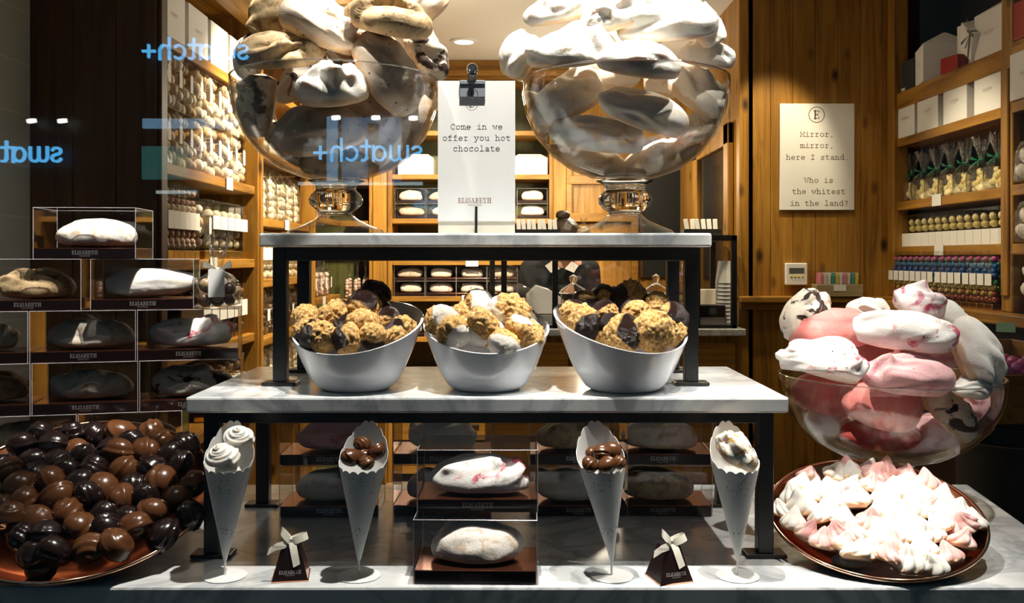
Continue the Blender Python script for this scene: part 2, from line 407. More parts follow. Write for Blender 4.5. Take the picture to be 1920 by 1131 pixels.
M_EGGS = m_multi('foil_wrapped_eggs', [(0.0, (0.12, 0.015, 0.008)), (0.14, (0.30, 0.05, 0.01)), (0.22, (0.62, 0.42, 0.14)), (0.34, (0.20, 0.42, 0.05)), (0.46, (0.02, 0.30, 0.14)), (0.58, (0.012, 0.06, 0.34)), (0.72, (0.01, 0.16, 0.30)), (0.80, (0.02, 0.28, 0.12)), (0.88, (0.55, 0.04, 0.30)), (1.0, (0.75, 0.22, 0.55))], 0.22)
M_BALLS = m_multi('white_and_gold_balls', [(0, (0.62, 0.42, 0.18)), (0.5, (0.85, 0.76, 0.58)), (1, (0.88, 0.84, 0.74))])
M_DARKBALLS = m_multi('dark_chocolate_balls', [(0, (0.02, 0.008, 0.006)), (0.6, (0.07, 0.03, 0.014)), (1, (0.40, 0.26, 0.14))])
M_YELBALLS = m_multi('pale_yellow_balls', [(0, (0.80, 0.62, 0.20)), (1, (0.86, 0.76, 0.42))])
M_KISSMIX = m_multi('small_cream_meringues', [(0, (0.50, 0.34, 0.20)), (0.5, (0.80, 0.70, 0.56)), (1, (0.86, 0.82, 0.76))], 0.6)
M_PINKMIX = m_multi('small_rose_meringues', [(0, (0.50, 0.28, 0.20)), (0.5, (0.80, 0.58, 0.50)), (1, (0.84, 0.72, 0.66))], 0.6)
# ------------------------------------------------------------------ lettering drawn as strokes
def arc(cx, cy, rx, ry, a0, a1, n=10):
    return [(cx + rx * math.cos(R(a0 + (a1 - a0) * i / n)), cy + ry * math.sin(R(a0 + (a1 - a0) * i / n))) for i in range(n + 1)]
TW = {   # typewriter face, advance 0.6, x-height 0.42, ascender 0.62
 'a': [arc(.29, .31, .15, .11, 160, 0) + [(.44, .06), (.48, .01), (.55, .01)], arc(.28, .12, .16, .12, 0, 360, 14)],
 'c': [arc(.31, .21, .2, .21, 40, 325, 14), [(.47, .42), (.47, .29)]],
 'd': [arc(.27, .21, .18, .21, 0, 360, 16), [(.36, .62), (.45, .62), (.45, .01), (.55, .01)]],
 'e': [[(.1, .22), (.5, .22)] + arc(.3, .21, .2, .21, 5, 320, 16)],
 'f': [[(.12, .01), (.45, .01)], [(.26, .01), (.26, .5)] + arc(.37, .5, .11, .12, 180, 60, 6), [(.1, .41), (.47, .41)]],
 'h': [[(.05, .62), (.14, .62), (.14, .01)], arc(.29, .26, .15, .16, 180, 0) + [(.44, .01)], [(.06, .01), (.22, .01)], [(.36, .01), (.53, .01)]],
 'i': [[(.16, .41), (.31, .41), (.31, .01)], [(.1, .01), (.52, .01)], [(.29, .57), (.29, .62)]],
 'l': [[(.16, .62), (.31, .62), (.31, .01)], [(.1, .01), (.52, .01)]],
 'm': [[(.01, .41), (.09, .41), (.09, .01)], arc(.2, .3, .11, .12, 180, 0, 6) + [(.31, .01)], arc(.42, .3, .11, .12, 180, 0, 6) + [(.53, .01)], [(.02, .01), (.16, .01)], [(.25, .01), (.37, .01)], [(.47, .01), (.6, .01)]],
 'n': [[(.05, .41), (.14, .41), (.14, .01)], arc(.29, .26, .15, .16, 180, 0) + [(.44, .01)], [(.06, .01), (.22, .01)], [(.36, .01), (.53, .01)]],
 'o': [arc(.3, .21, .2, .21, 0, 360, 18)],
 'r': [[(.1, .41), (.22, .41), (.22, .01)], arc(.36, .24, .14, .18, 180, 45, 7), [(.1, .01), (.42, .01)]],
 's': [arc(.3, .31, .15, .11, 25, 270, 10) + arc(.3, .105, .17, .105, 90, -160, 10), [(.45, .42), (.45, .33)], [(.13, .1), (.13, 0)]],
 't': [[(.22, .56), (.22, .12)] + arc(.34, .12, .12, .12, 180, 290, 7) + [(.48, .05)], [(.08, .41), (.46, .41)]],
 'u': [[(.05, .41), (.14, .41), (.14, .14)] + arc(.29, .15, .15, .15, 180, 350, 8), [(.36, .41), (.44, .41), (.44, .01), (.54, .01)]],
 'w': [[(.02, .41), (.17, .41)], [(.09, .41), (.19, .01), (.3, .32), (.41, .01), (.51, .41)], [(.43, .41), (.58, .41)]],
 'y': [[(.04, .41), (.2, .41)], [(.4, .41), (.56, .41)], [(.11, .41), (.31, .02)], [(.49, .41), (.23, -.16), (.08, -.16)]],
 'C': [arc(.31, .285, .21, .295, 45, 320, 16), [(.49, .57), (.49, .4)]],
 'M': [[(.02, .01), (.18, .01)], [(.1, .01), (.1, .56), (.3, .2), (.5, .56), (.5, .01)], [(.42, .01), (.58, .01)], [(.02, .56), (.11, .56)], [(.49, .56), (.58, .56)]],
 'W': [[(.01, .56), (.17, .56)], [(.08, .56), (.17, .01), (.3, .4), (.43, .01), (.52, .56)], [(.43, .56), (.59, .56)]],
 'I': [[(.12, .56), (.48, .56)], [(.3, .56), (.3, .01)], [(.12, .01), (.48, .01)]],
 '?': [arc(.3, .44, .16, .14, 170, -60, 10) + [(.3, .24), (.3, .16)], [(.3, .0), (.3, .05)]],
 ',': [[(.33, .07), (.24, -.12)]], '.': [[(.3, .0), (.3, .06)]], ' ': [],
}
SLAB = {  # slab capitals of the logo: (stroke width, points), height 0.7
 'E': (.56, [(.10, [(.16, .0), (.16, .7)]), (.05, [(.04, .025), (.5, .025), (.5, .17)]), (.05, [(.04, .675), (.48, .675), (.48, .54)]), (.05, [(.16, .36), (.38, .36)]), (.05, [(.38, .27), (.38, .45)])]),
 'L': (.52, [(.10, [(.16, .0), (.16, .7)]), (.05, [(.04, .025), (.47, .025), (.47, .19)]), (.05, [(.04, .675), (.28, .675)])]),
 'i': (.26, [(.10, [(.13, .0), (.13, .48)]), (.05, [(.03, .025), (.23, .025)]), (.05, [(.03, .475), (.13, .475)]), (.09, [(.13, .6), (.13, .69)])]),
 'S': (.50, [(.075, arc(.25, .52, .16, .15, 20, 250, 10) + arc(.25, .19, .18, .165, 75, -160, 10)), (.05, [(.42, .7), (.42, .54)]), (.05, [(.07, .17), (.07, 0)])]),
 'A': (.66, [(.05, [(.13, .02), (.31, .68)]), (.10, [(.33, .68), (.53, .02)]), (.05, [(.19, .22), (.46, .22)]), (.05, [(.03, .025), (.22, .025)]), (.05, [(.42, .025), (.64, .025)])]),
 'B': (.56, [(.10, [(.16, .0), (.16, .7)]), (.06, [(.04, .675), (.3, .675)] + arc(.3, .525, .15, .15, 90, -90, 8) + [(.16, .375)]), (.06, [(.28, .375)] + arc(.3, .2, .18, .175, 90, -90, 8) + [(.04, .025)])]),
 'T': (.58, [(.10, [(.29, .0), (.29, .7)]), (.05, [(.05, .5), (.05, .675), (.53, .675), (.53, .5)]), (.05, [(.17, .025), (.41, .025)])]),
 'H': (.66, [(.10, [(.16, .0), (.16, .7)]), (.10, [(.5, .0), (.5, .7)]), (.05, [(.16, .36), (.5, .36)]), (.05, [(.04, .025), (.28, .025)]), (.05, [(.04, .675), (.28, .675)]), (.05, [(.38, .025), (.62, .025)]), (.05, [(.38, .675), (.62, .675)])]),
 'C': (.6, [(.09, arc(.32, .35, .25, .33, 45, 315, 14))]), 'O': (.68, [(.09, arc(.34, .35, .27, .33, 0, 360, 18))]),
 'R': (.6, [(.10, [(.14, .0), (.14, .7)]), (.07, [(.14, .67)] + arc(.3, .52, .17, .15, 90, -90, 8) + [(.14, .37)]), (.09, [(.3, .37), (.52, .0)])]),
 'I': (.28, [(.10, [(.14, .0), (.14, .7)])]), ' ': (.3, []),
}
def ribbon(mb, pts, w, M, m=0):
    """a flat stroke of width w along pts, with mitred corners and square ends"""
    P = [Vector((p[0], p[1])) for p in pts]
    if len(P) < 2: return
    L = []; Rr = []
    n = len(P); closed = (P[0] - P[-1]).length < 1e-6
    for i, p in enumerate(P):
        a = P[i - 1] if i > 0 else (P[-2] if closed else None)
        b = P[i + 1] if i < n - 1 else (P[1] if closed else None)
        d1 = (p - a).normalized() if a is not None else None
        d2 = (b - p).normalized() if b is not None else None
        if d1 is None: d1 = d2
        if d2 is None: d2 = d1
        n1 = Vector((-d1.y, d1.x)); n2 = Vector((-d2.y, d2.x)); nn = n1 + n2
        if nn.length < 1e-4: nn = n1
        nn.normalize(); k = min(1.8, 1 / max(0.35, nn.dot(n1)))
        e = Vector((0, 0))
        if not closed and i == 0: e = -d2 * w * 0.5
        if not closed and i == n - 1: e = d1 * w * 0.5
        L.append(p + e + nn * (w / 2) * k); Rr.append(p + e - nn * (w / 2) * k)
    vs = [M @ Vector((q.x, 0, q.y)) for q in L] + [M @ Vector((q.x, 0, q.y)) for q in Rr]
    mb.add(vs, [(n + i, n + i + 1, i + 1, i) for i in range(n - 1)], m)
def typewriter(mb, text, size, cx, z, M, m=0, w=0.052):
    """one centred line in the XZ plane facing -Y; size = em"""
    x = cx - 0.6 * size * len(text) / 2
    for ch in text:
        for st in TW[ch]: ribbon(mb, [(x + p[0] * size, z + p[1] * size) for p in st], w * size, M, m)
        x += 0.6 * size
def slab_width(text): return sum(SLAB[c][0] for c in text)
def slab_text(mb, text, size, cx, z, M, m=0, gain=1.0):
    x = cx - slab_width(text) * size / 2
    for ch in text:
        adv, sts = SLAB[ch]
        for w, st in sts: ribbon(mb, [(x + p[0] * size, z + p[1] * size) for p in st], w * size * gain, M, m)
        x += adv * size
def logo_lettering(name, width, mat, parent, loc, small=True, gain=1.0, rot=None):
    """ELiSABETH with the small line below it, centred on loc, facing -Y"""
    mb = MB(); I = Matrix.Identity(4); s = width / slab_width('ELiSABETH')
    slab_text(mb, 'ELiSABETH', s, 0, 0, I, 0, gain)
    if small: slab_text(mb, 'CHOCOLATIERS', s * 0.30, 0, -s * 0.42, I, 0, 0.9)
    return mb.build(name, mat, parent, smooth=0, loc=loc, rot=rot)
def emblem(name, r, mat, parent, loc, double=True):
    """the letter E in a ring"""
    mb = MB(); I = Matrix.Identity(4)
    ribbon(mb, arc(0, 0, r, r, 0, 360, 40), r * 0.09, I)
    s = r * 1.5
    slab_text(mb, 'E', s, 0, -0.35 * s, I, 0, 1.25)
    return mb.build(name, mat, parent, smooth=0, loc=loc)
# ------------------------------------------------------------------ the shop room
CEIL = 2.505; LX = -1.02; RX = 1.65; RECX = 1.0; BACKY = 5.55; WALLY = 4.07
def S(name, mb, mats, **kw): return struct(mb.build(name, mats, **kw))
S('floor', MB().box(-2.2, 3.0, 0.6, 6.4, -0.05, 0.0), M_FLOOR, smooth=0)
S('ceiling', MB().box(-2.2, 3.0, 0.95, 6.4, CEIL, CEIL + 0.06), M_PLASTER, smooth=0)
# window pane between the street and the display
S('window_1', MB().box(-2.2, 3.0, 1.046, 1.054, 0.02, CEIL - 0.005), M_PANE, smooth=0)
# tiled side wall of the display window
S('wall_left', MB().box(-1.46, -1.396, 1.06, 2.72, 0, CEIL), M_TILE, smooth=0)
def boards(x0, x1, y, z0, z1, step, mat, name, depth=0.02, rng=random.Random(3)):
    mb = MB(); x = x0
    while x < x1 - 0.01:
        w = min(step, x1 - x)
        b = 0.002
        mb.box(x + 0.0006, x + w - 0.0006, y, y + depth, z0, z1)
        x += w
    mb.box(x0, x1, y + depth * 0.6, y + depth + 0.02, z0, z1)
    return S(name, mb, mat, smooth=0, bevel=0.002, segs=1)
boards(-1.396, LX - 0.005, 2.70, 0, CEIL, 0.125, M_WOODD, 'wall_left_front')
S('trim_1', MB().box(LX - 0.045, LX + 0.012, 2.685, 2.735, 0, CEIL).box(LX - 0.032, LX, 2.67, 2.69, 0, CEIL), M_WOODD, smooth=0, bevel=0.004)
# back of the left shelf wall and the solid wall behind
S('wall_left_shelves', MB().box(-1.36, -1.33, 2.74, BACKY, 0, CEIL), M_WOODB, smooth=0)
S('wall_back', MB().box(-1.36, 1.10, BACKY + 0.32, BACKY + 0.38, 0, CEIL), M_OLIVE, smooth=0)
# cornice above the left shelves
S('trim_2', MB().box(LX - 0.03, LX + 0.03, 2.74, BACKY, EYE + 0.905, EYE + 0.99).box(LX - 0.33, LX - 0.03, 2.74, BACKY, EYE + 0.96, CEIL), M_WOODY, smooth=0, bevel=0.006)
# soffit over the back shelves
zs = W(900, 113, BACKY).z; zl = W(900, 152, BACKY).z
S('trim_3', MB().box(-1.0, RECX, BACKY - 0.06, BACKY + 0.3, zl, CEIL).box(-1.0, RECX, BACKY - 0.085, BACKY - 0.06, zl + 0.015, zl + 0.05), M_WOODX, smooth=0, bevel=0.005)
# right: recess wall running back, wall with the poster, shelf wall
S('wall_recess_right', MB().box(RECX, RECX + 0.05, WALLY + 0.0, BACKY + 0.3, 0, CEIL), M_WOODV, smooth=0)
boards(RECX + 0.03, RX + 0.02, WALLY, 0, CEIL, 0.098, M_WOODV, 'wall_right')
S('wall_right_end', MB().box(RX + 0.021, RX + 0.36, WALLY + 0.002, WALLY + 0.04, 0, CEIL), M_WOODB, smooth=0)
S('trim_4', MB().box(RECX - 0.012, RECX + 0.0295, WALLY - 0.012, WALLY + 0.03, 0, CEIL), M_WOODV, smooth=0, bevel=0.005)
zr = W(1500, 561, WALLY).z
S('trim_5', MB().box(RECX - 0.02, RX, WALLY - 0.075, WALLY - 0.002, zr - 0.014, zr + 0.014).box(RECX - 0.01, RX, WALLY - 0.035, WALLY - 0.002, zr - 0.045, zr - 0.014), M_WOODX, smooth=0, bevel=0.006)
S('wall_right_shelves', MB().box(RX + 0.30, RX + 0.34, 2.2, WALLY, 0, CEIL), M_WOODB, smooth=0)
# framed dark glass leaf in the recess wall
mb = MB(); f0, f1 = 4.20, 5.02; zt = W(1310, 300, 4.9).z
for (a, b, c, d) in ((f0, f0 + 0.09, 0.9, zt + 0.10), (f1 - 0.11, f1, 0.9, zt + 0.10), (f0, f1, zt, zt + 0.10), (f0, f1, 0.9, 1.02)):
    mb.box(RECX - 0.03, RECX - 0.001, a, b, c, d)
fr = struct(mb.build('door_1', M_WOODV, smooth=0, bevel=0.006))
MB().box(RECX - 0.012, RECX - 0.002, f0 + 0.088, f1 - 0.108, 1.018, zt + 0.002).build('dark_pane', plain('dark_glass', (0.012, 0.009, 0.006), 0.12), fr, smooth=0)
# lower wall below the left-hand goods, plinth below the window slab
S('wall_display_plinth', MB().box(-1.37, 0.80, 1.30, 1.78, 0.0, 0.838), M_BLACKM, smooth=0)

# ------------------------------------------------------------------ shelf units
def price_ticket(loc, rotz, label, size=(0.075, 0.045), mat=None, group=None):
    o = MB().box(-size[0] / 2, size[0] / 2, -0.0015, 0, -size[1] / 2, size[1] / 2).build('price_ticket', mat or M_PAPER, smooth=0, loc=loc, rot=(0, 0, rotz))
    return tag(o, label, 'price ticket', group)

# left bay one, nearest the window
LB1 = [0.66, 0.28, -0.008, -0.30, -0.58]
u = thing('wall_shelf_unit', 'amber wooden shelf unit on the left wall nearest the window', 'shelf unit', (0, 0, 0))
for h in LB1:
    MB().box(LX - 0.31, LX, 2.742, 3.715, EYE + h - 0.034, EYE + h).build('shelf_board', M_WOODY, u, smooth=0, bevel=0.003)
MB().box(LX - 0.31, LX - 0.01, 3.72, 3.745, 0.0, EYE + 0.95).build('side_panel', M_WOODV, u, smooth=0)
MB().box(LX - 0.05, LX + 0.014, 3.70, 3.765, 0.0, EYE + 0.905).box(LX - 0.04, LX + 0.022, 3.715, 3.75, 0.0, EYE + 0.905).build('post', M_WOODV, u, smooth=0, bevel=0.004)
LB2 = [0.72, 0.44, 0.16, -0.093, -0.335, -0.60]
u = thing('wall_shelf_unit', 'amber wooden shelf unit in the middle of the left wall', 'shelf unit', (0, 0, 0))
for h in LB2:
    MB().box(LX - 0.31, LX, 3.767, 4.70, EYE + h - 0.034, EYE + h).build('shelf_board', M_WOODY, u, smooth=0, bevel=0.003)
MB().box(LX - 0.31, LX - 0.01, 4.72, 4.745, 0.0, EYE + 0.95).build('side_panel', M_WOODV, u, smooth=0)
MB().box(LX - 0.05, LX + 0.014, 4.70, 4.76, 0.0, EYE + 0.905).box(LX - 0.04, LX + 0.022, 4.715, 4.745, 0.0, EYE + 0.905).build('post', M_WOODV, u, smooth=0, bevel=0.004)
LB3 = [0.72, 0.46, 0.215, -0.22, -0.50]
u = thing('wall_shelf_unit', 'amber wooden shelf unit on the left wall furthest from the window', 'shelf unit', (0, 0, 0))
for h in LB3:
    MB().box(LX - 0.31, LX, 4.762, BACKY - 0.01, EYE + h - 0.034, EYE + h).build('shelf_board', M_WOODY, u, smooth=0, bevel=0.003)
# corner niche on the back wall, then a broad post, then the back shelves
u = thing('corner_shelf_unit', 'narrow wooden corner shelf between left wall and back shelves', 'shelf unit', (0, 0, 0))
for h in (0.46, 0.215, -0.25, -0.50):
    MB().box(LX + 0.002, -0.845, BACKY - 0.02, BACKY + 0.3, EYE + h - 0.034, EYE + h).build('shelf_board', M_WOODX, u, smooth=0, bevel=0.003)
MB().box(LX + 0.04, -0.845, BACKY + 0.29, BACKY + 0.315, 0, CEIL - 0.2).build('back_panel', M_WOODB, u, smooth=0)
MB().box(-0.845, -0.741, BACKY - 0.045, BACKY + 0.3, 0, zl - 0.001).box(-0.82, -0.76, BACKY - 0.06, BACKY - 0.04, 0, zl - 0.001).build('post', M_WOODV, u, smooth=0, bevel=0.006)
BX0, BX1 = W(735, 400, BACKY).x, W(1030, 400, BACKY).x
BSH = [EYE + (HY - p) * BACKY / F for p in (245, 327, 410, 488, 556, 632, 700, 760)]
u = thing('back_shelf_unit', 'wooden shelf unit with olive back on the far wall', 'shelf unit', (0, 0, 0))
for z in BSH:
    MB().box(BX0, BX1, BACKY, BACKY + 0.30, z - 0.030, z).build('shelf_board', M_WOODX, u, smooth=0, bevel=0.003)
for x in (BX0 - 0.012, BX1 + 0.012):
    MB().box(x - 0.012, x + 0.012, BACKY + 0.004, BACKY + 0.30, 0, zl - 0.001).build('side_panel', M_WOODV, u, smooth=0)
MB().box(BX1 + 0.024, BX1 + 0.10, BACKY - 0.03, BACKY + 0.3, 0, zl - 0.001).build('post', M_WOODV, u, smooth=0, bevel=0.005)
for k in range(2):
    zz = BSH[-1] - 0.04 - 0.2 * k
    dr = MB().box(BX0 + 0.01, BX1 - 0.01, BACKY + 0.0, BACKY + 0.28, zz - 0.17, zz).build('drawer', M_WOODX, u, smooth=0, bevel=0.006)
    MB().cbox(((BX0 + BX1) / 2, BACKY - 0.01, zz - 0.08), (0.10, 0.018, 0.014)).build('drawer_handle', M_BLACK, dr, smooth=0, bevel=0.003)
# back wall right of the shelves: boards, light rails, dark menu board
bx = BX1 + 0.10
S('wall_back_right', MB().box(bx, RECX, BACKY + 0.02, BACKY + 0.06, 0, zl), M_WOODV, smooth=0)
mb = MB()
xa, xb = W(1066, 0, BACKY).x, W(1190, 0, BACKY).x
for py in (338, 408, 590):
    z = W(0, py, BACKY).z; mb.box(xa, xb, BACKY - 0.02, BACKY + 0.019, z - 0.026, z + 0.026)
for x in (xa, xb): mb.box(x - 0.02, x + 0.02, BACKY - 0.016, BACKY + 0.019, 0.8, W(0, 312, BACKY).z)
S('trim_6', mb, M_WOODX, smooth=0, bevel=0.004)
z0, z1 = W(0, 520, BACKY).z, W(0, 262, BACKY).z
mbrd = thing('menu_board', 'dark menu board on the far wall beside the recess', 'menu board', (W(1250, 0, BACKY).x, BACKY + 0.015, z0))
w = W(1303, 0, BACKY).x - W(1203, 0, BACKY).x
MB().box(-w / 2, w / 2, -0.018, 0, 0, z1 - z0).build('board', plain('slate', (0.008, 0.010, 0.009), 0.5), mbrd, smooth=0)
MB().box(-w / 2, -w / 2 + 0.018, -0.026, -0.018, 0, z1 - z0).box(w / 2 - 0.018, w / 2, -0.026, -0.018, 0, z1 - z0).box(-w / 2, w / 2, -0.026, -0.018, z1 - z0 - 0.02, z1 - z0).build('frame', M_WOODD, mbrd, smooth=0)

# right shelf wall
RB = [0.70, 0.505, 0.235, 0.043]
u = thing('wall_shelf_unit', 'dark wooden shelf unit on the right wall beside the poster', 'shelf unit', (0, 0, 0))
for i, h in enumerate(RB):
    th = 0.07 if i == 0 else 0.036
    MB().box(RX, RX + 0.30, 3.115, WALLY - 0.001, EYE + h - th, EYE + h).build('shelf_board', M_WOODY, u, smooth=0, bevel=0.003)
MB().box(RX - 0.015, RX + 0.05, WALLY - 0.07, WALLY - 0.002, EYE - 0.18, CEIL).build('post', M_WOODV, u, smooth=0, bevel=0.005)
MB().box(RX - 0.018, RX + 0.012, 3.045, 3.115, EYE - 0.182, CEIL).box(RX - 0.028, RX - 0.018, 3.058, 3.102, EYE - 0.13, EYE + 0.62).build('post', M_WOODV, u, smooth=0, bevel=0.005)
MB().box(RX + 0.02, RX + 0.30, 3.07, 3.095, EYE - 0.18, CEIL).build('side_panel', M_WOODV, u, smooth=0)
u = thing('wall_shelf_unit', 'dark wooden shelf unit at the right edge, nearest the window', 'shelf unit', (0, 0, 0))
for i, h in enumerate([0.70, 0.505, 0.235, 0.043]):
    th = 0.07 if i == 0 else 0.036
    MB().box(RX - 0.02, RX + 0.30, 2.25, 3.044, EYE + h - th, EYE + h).build('shelf_board', M_WOODY, u, smooth=0, bevel=0.003)
ct = thing('wall_counter', 'amber wooden counter ledge below the right wall shelves', 'counter', (0, 0, 0))
MB().box(RX - 0.07, RX + 0.30, 2.25, WALLY - 0.076, EYE - 0.222, EYE - 0.183).build('ledge', M_WOODY, ct, smooth=0, bevel=0.006)
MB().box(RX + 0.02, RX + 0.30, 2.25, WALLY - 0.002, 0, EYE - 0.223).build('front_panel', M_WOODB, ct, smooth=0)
# ------------------------------------------------------------------ marble slab and the two risers
BASE, MID, TOP = 0.90, EYE - 0.200, EYE + 0.0365
o = MB().prism([(-1.36, 1.258), (0.812, 1.258), (0.893, 1.828), (-1.36, 1.828)], BASE - 0.06, BASE).build('marble_counter_slab', M_MARBLE, smooth=0, bevel=0.004)
tag(o, 'grey veined marble slab at the bottom that carries the whole display', 'counter slab')

def riser(label, x0, x1, y0, y1, top, thick, lx0, lx1, ly0, ly1, floor_z, tube, foot):
    t = thing('marble_riser', label, 'display stand', ((lx0 + lx1) / 2, (ly0 + ly1) / 2, floor_z))
    ox, oy, oz = t.location
    def part(name, mb, mat, parent=t, **kw):
        mb.v = [(a - ox, b - oy, c - oz) for a, b, c in mb.v]
        return mb.build(name, mat, parent, **kw)
    sl = MB().box(x0, x1, y0, y1, top - thick, top); part('slab', sl, M_MARBLE, smooth=0, bevel=0.0035)
    h = tube / 2; rt = top - thick - 0.0003
    fr = MB()
    for y in (ly0, ly1): fr.box(lx0 + h, lx1 - h, y - h, y + h, rt - tube, rt)
    for x in (lx0, lx1): fr.box(x - h, x + h, ly0 + h, ly1 - h, rt - tube, rt)
    part('top_frame', fr, M_BLACK, smooth=0, bevel=0.0015)
    for x in (lx0, lx1):
        for y in (ly0, ly1):
            lg = part('leg', MB().box(x - h, x + h, y - h, y + h, floor_z + 0.006, rt), M_BLACK, smooth=0, bevel=0.0015)
            a = foot / 2
            part('foot_plate', MB().box(x - a, x + a, y - a * 0.62, y + a * 0.62, floor_z + 0.0005, floor_z + 0.006), M_BLACK, parent=lg, smooth=0, bevel=0.002)
    return t
riser('wide lower marble riser on black steel legs, carrying the three white bowls', -0.466, 0.395, 1.33, 1.706, MID, 0.0228, -0.445, 0.376, 1.392, 1.672, BASE, 0.023, 0.060)
riser('narrow upper marble riser on black steel legs, carrying two glass bowls', -0.385, 0.304, 1.418, 1.69, TOP, 0.0212, -0.361, 0.279, 1.458, 1.622, MID, 0.021, 0.054)

# ------------------------------------------------------------------ footed glass bowls
def bowl_profile(sx=1.0, sz=1.0):
    return [(r * sx, z * sz) for r, z in [(0.0, 0.0925), (0.0275, 0.0932), (0.0525, 0.0975), (0.0875, 0.111), (0.1195, 0.1325), (0.1455, 0.1642), (0.1615, 0.1992), (0.168, 0.2292), (0.168, 0.2535)]]
def footed_bowl(label, loc, sx=1.0, sz=1.0):
    t = thing('footed_glass_bowl', label, 'glass bowl', loc, group=None)
    prof = [(0.0, 0.0895), (0.030, 0.0902), (0.055, 0.0945), (0.090, 0.108), (0.122, 0.131), (0.148, 0.163), (0.164, 0.198), (0.1705, 0.228), (0.1705, 0.2535)]
    inner = [(r - 0.0025 if r > 0.01 else 0.0, z + (0.003 if r < 0.1 else 0.0012)) for r, z in prof]
    inner[-1] = (0.168, 0.2535)
    sc2 = lambda p: [(r * sx, z * sz) for r, z in p]
    MB().lathe(sc2(prof + [(0.1695, 0.2548)] + inner[::-1]), 72).build('bowl', M_BOWLG, t, smooth=60)
    MB().tube([(0.1694 * sx * math.cos(2 * PI * k / 96), 0.1694 * sx * math.sin(2 * PI * k / 96), 0.2545 * sz) for k in range(97)], 0.0014, 8, caps=False).build('rim', M_GRIM, t, smooth=60)
    MB().lathe(sc2([(0.0, 0.0006), (0.078, 0.0006), (0.0805, 0.003), (0.076, 0.0075), (0.056, 0.0155), (0.037, 0.0245), (0.0275, 0.033), (0.0, 0.0332)]), 56).build('foot', M_BOWLG, t, smooth=60)
    MB().lathe(sc2([(0, 0.0335), (0.0270, 0.0335), (0.0265, 0.037),
                (0.034, 0.0415), (0.0425, 0.050), (0.0445, 0.058), (0.041, 0.066), (0.034, 0.0725), (0.032, 0.077), (0.036, 0.083), (0.048, 0.089), (0, 0.0893)]), 56).build('stem', M_GLASS, t, smooth=70)
    return t
DL, DR_, DP = 1.545, 1.545, 1.645
PSX, PSZ = 1.10, 0.93
cl = W(630, 300, DL); cr = W(1172, 300, DR_); cp = W(1666, 700, DP)
footed_bowl('footed glass bowl at the left end of the top riser, full of brown-dusted meringues', (cl.x, DL, TOP + 0.0004))
footed_bowl('footed glass bowl at the right end of the top riser, full of white meringues', (cr.x, DR_, TOP + 0.0004))
footed_bowl('footed glass bowl behind the tray of kisses, full of pink meringues', (cp.x, DP, BASE + 0.0004), PSX, PSZ)
BOWLS = {'L': (cl.x, DL, TOP + 0.0004, bowl_profile()), 'R': (cr.x, DR_, TOP + 0.0004, bowl_profile()), 'P': (cp.x, DP, BASE + 0.0004, bowl_profile(PSX, PSZ))}

def meringue_mesh(seed, b=0.58, c=0.50, sub=5, folds=0.10, peaks=1, taper=0.0, lump=0.10, name='meringue', mat=None):
    rng = np.random.default_rng(seed); V, Fc = ico(sub)
    V = V.copy()
    P = V * np.array([1.0, b, c])
    # soft dollops: broad rounded swellings and hollows
    k = np.ones(len(V))
    for i in range(7):
        u = rng.normal(size=3); u[2] *= 0.7; u /= np.linalg.norm(u)
        k += lump * rng.uniform(-1.3, 1.7) * np.exp(-((V - u) ** 2).sum(1) / rng.uniform(0.25, 0.7))
    P *= k[:, None]
    q = V + 0.20 * np.stack([waves(rng, 2.2, 8)(V) for _ in range(3)], 1)
    # patches of drawn-out folds where the spoon left the mass
    for i in range(3):
        u = rng.normal(size=3); u[2] = abs(u[2]) * 0.8 + 0.25; u[1] = -abs(u[1]) * 0.7; u /= np.linalg.norm(u)
        mask = np.exp(-((V - u) ** 2).sum(1) / (0.55, 0.30, 0.18)[i])
        d = rng.normal(size=3); d -= u * (d @ u); d /= np.linalg.norm(d); e = np.cross(u, d)
        a_, b_ = (q - u) @ d, (q - u) @ e
        ph = 8.0 * a_ + rng.uniform(-1.8, 1.8) * b_ ** 2 + 1.3 * np.sin(3 * b_ + rng.uniform(0, 6)) + 1.2 * waves(rng, 2.5, 8)(V) + rng.uniform(0, 6)
        crest = (0.5 + 0.5 * np.sin(ph)) ** 1.6 - 0.4 + 0.35 * np.maximum(0, np.sin(ph * 2.1 + 1)) ** 3
        P += V * (folds * 1.9 * mask * crest)[:, None] * np.array([.8, .8, 1.0])
    P += V * (0.024 * waves(rng, 4.5)(q) + 0.009 * waves(rng, 9.0, 16)(q) + 0.005 * waves(rng, 15, 18)(q))[:, None]
    if taper: P[:, 1:] *= (1 + taper * P[:, :1])
    for i in range(peaks):
        u = rng.normal(size=3); u[2] = abs(u[2]) + 0.5; u /= np.linalg.norm(u)
        w = np.exp(-((V - u) ** 2).sum(1) / 0.045); cu = rng.normal(size=3) * 0.45
        P += (w * 0.20)[:, None] * (u + cu) * np.array([1, .8, .9])
    fl = -0.46 * c
    z = P[:, 2]; P[:, 2] = np.where(z < fl, fl + (z - fl) * 0.28, z)
    P[:, 2] -= (P[:, 2].max() + P[:, 2].min()) / 2 * 0.5
    me = mesh_from(name, P, Fc, mat)
    return me
_mcount = [0]
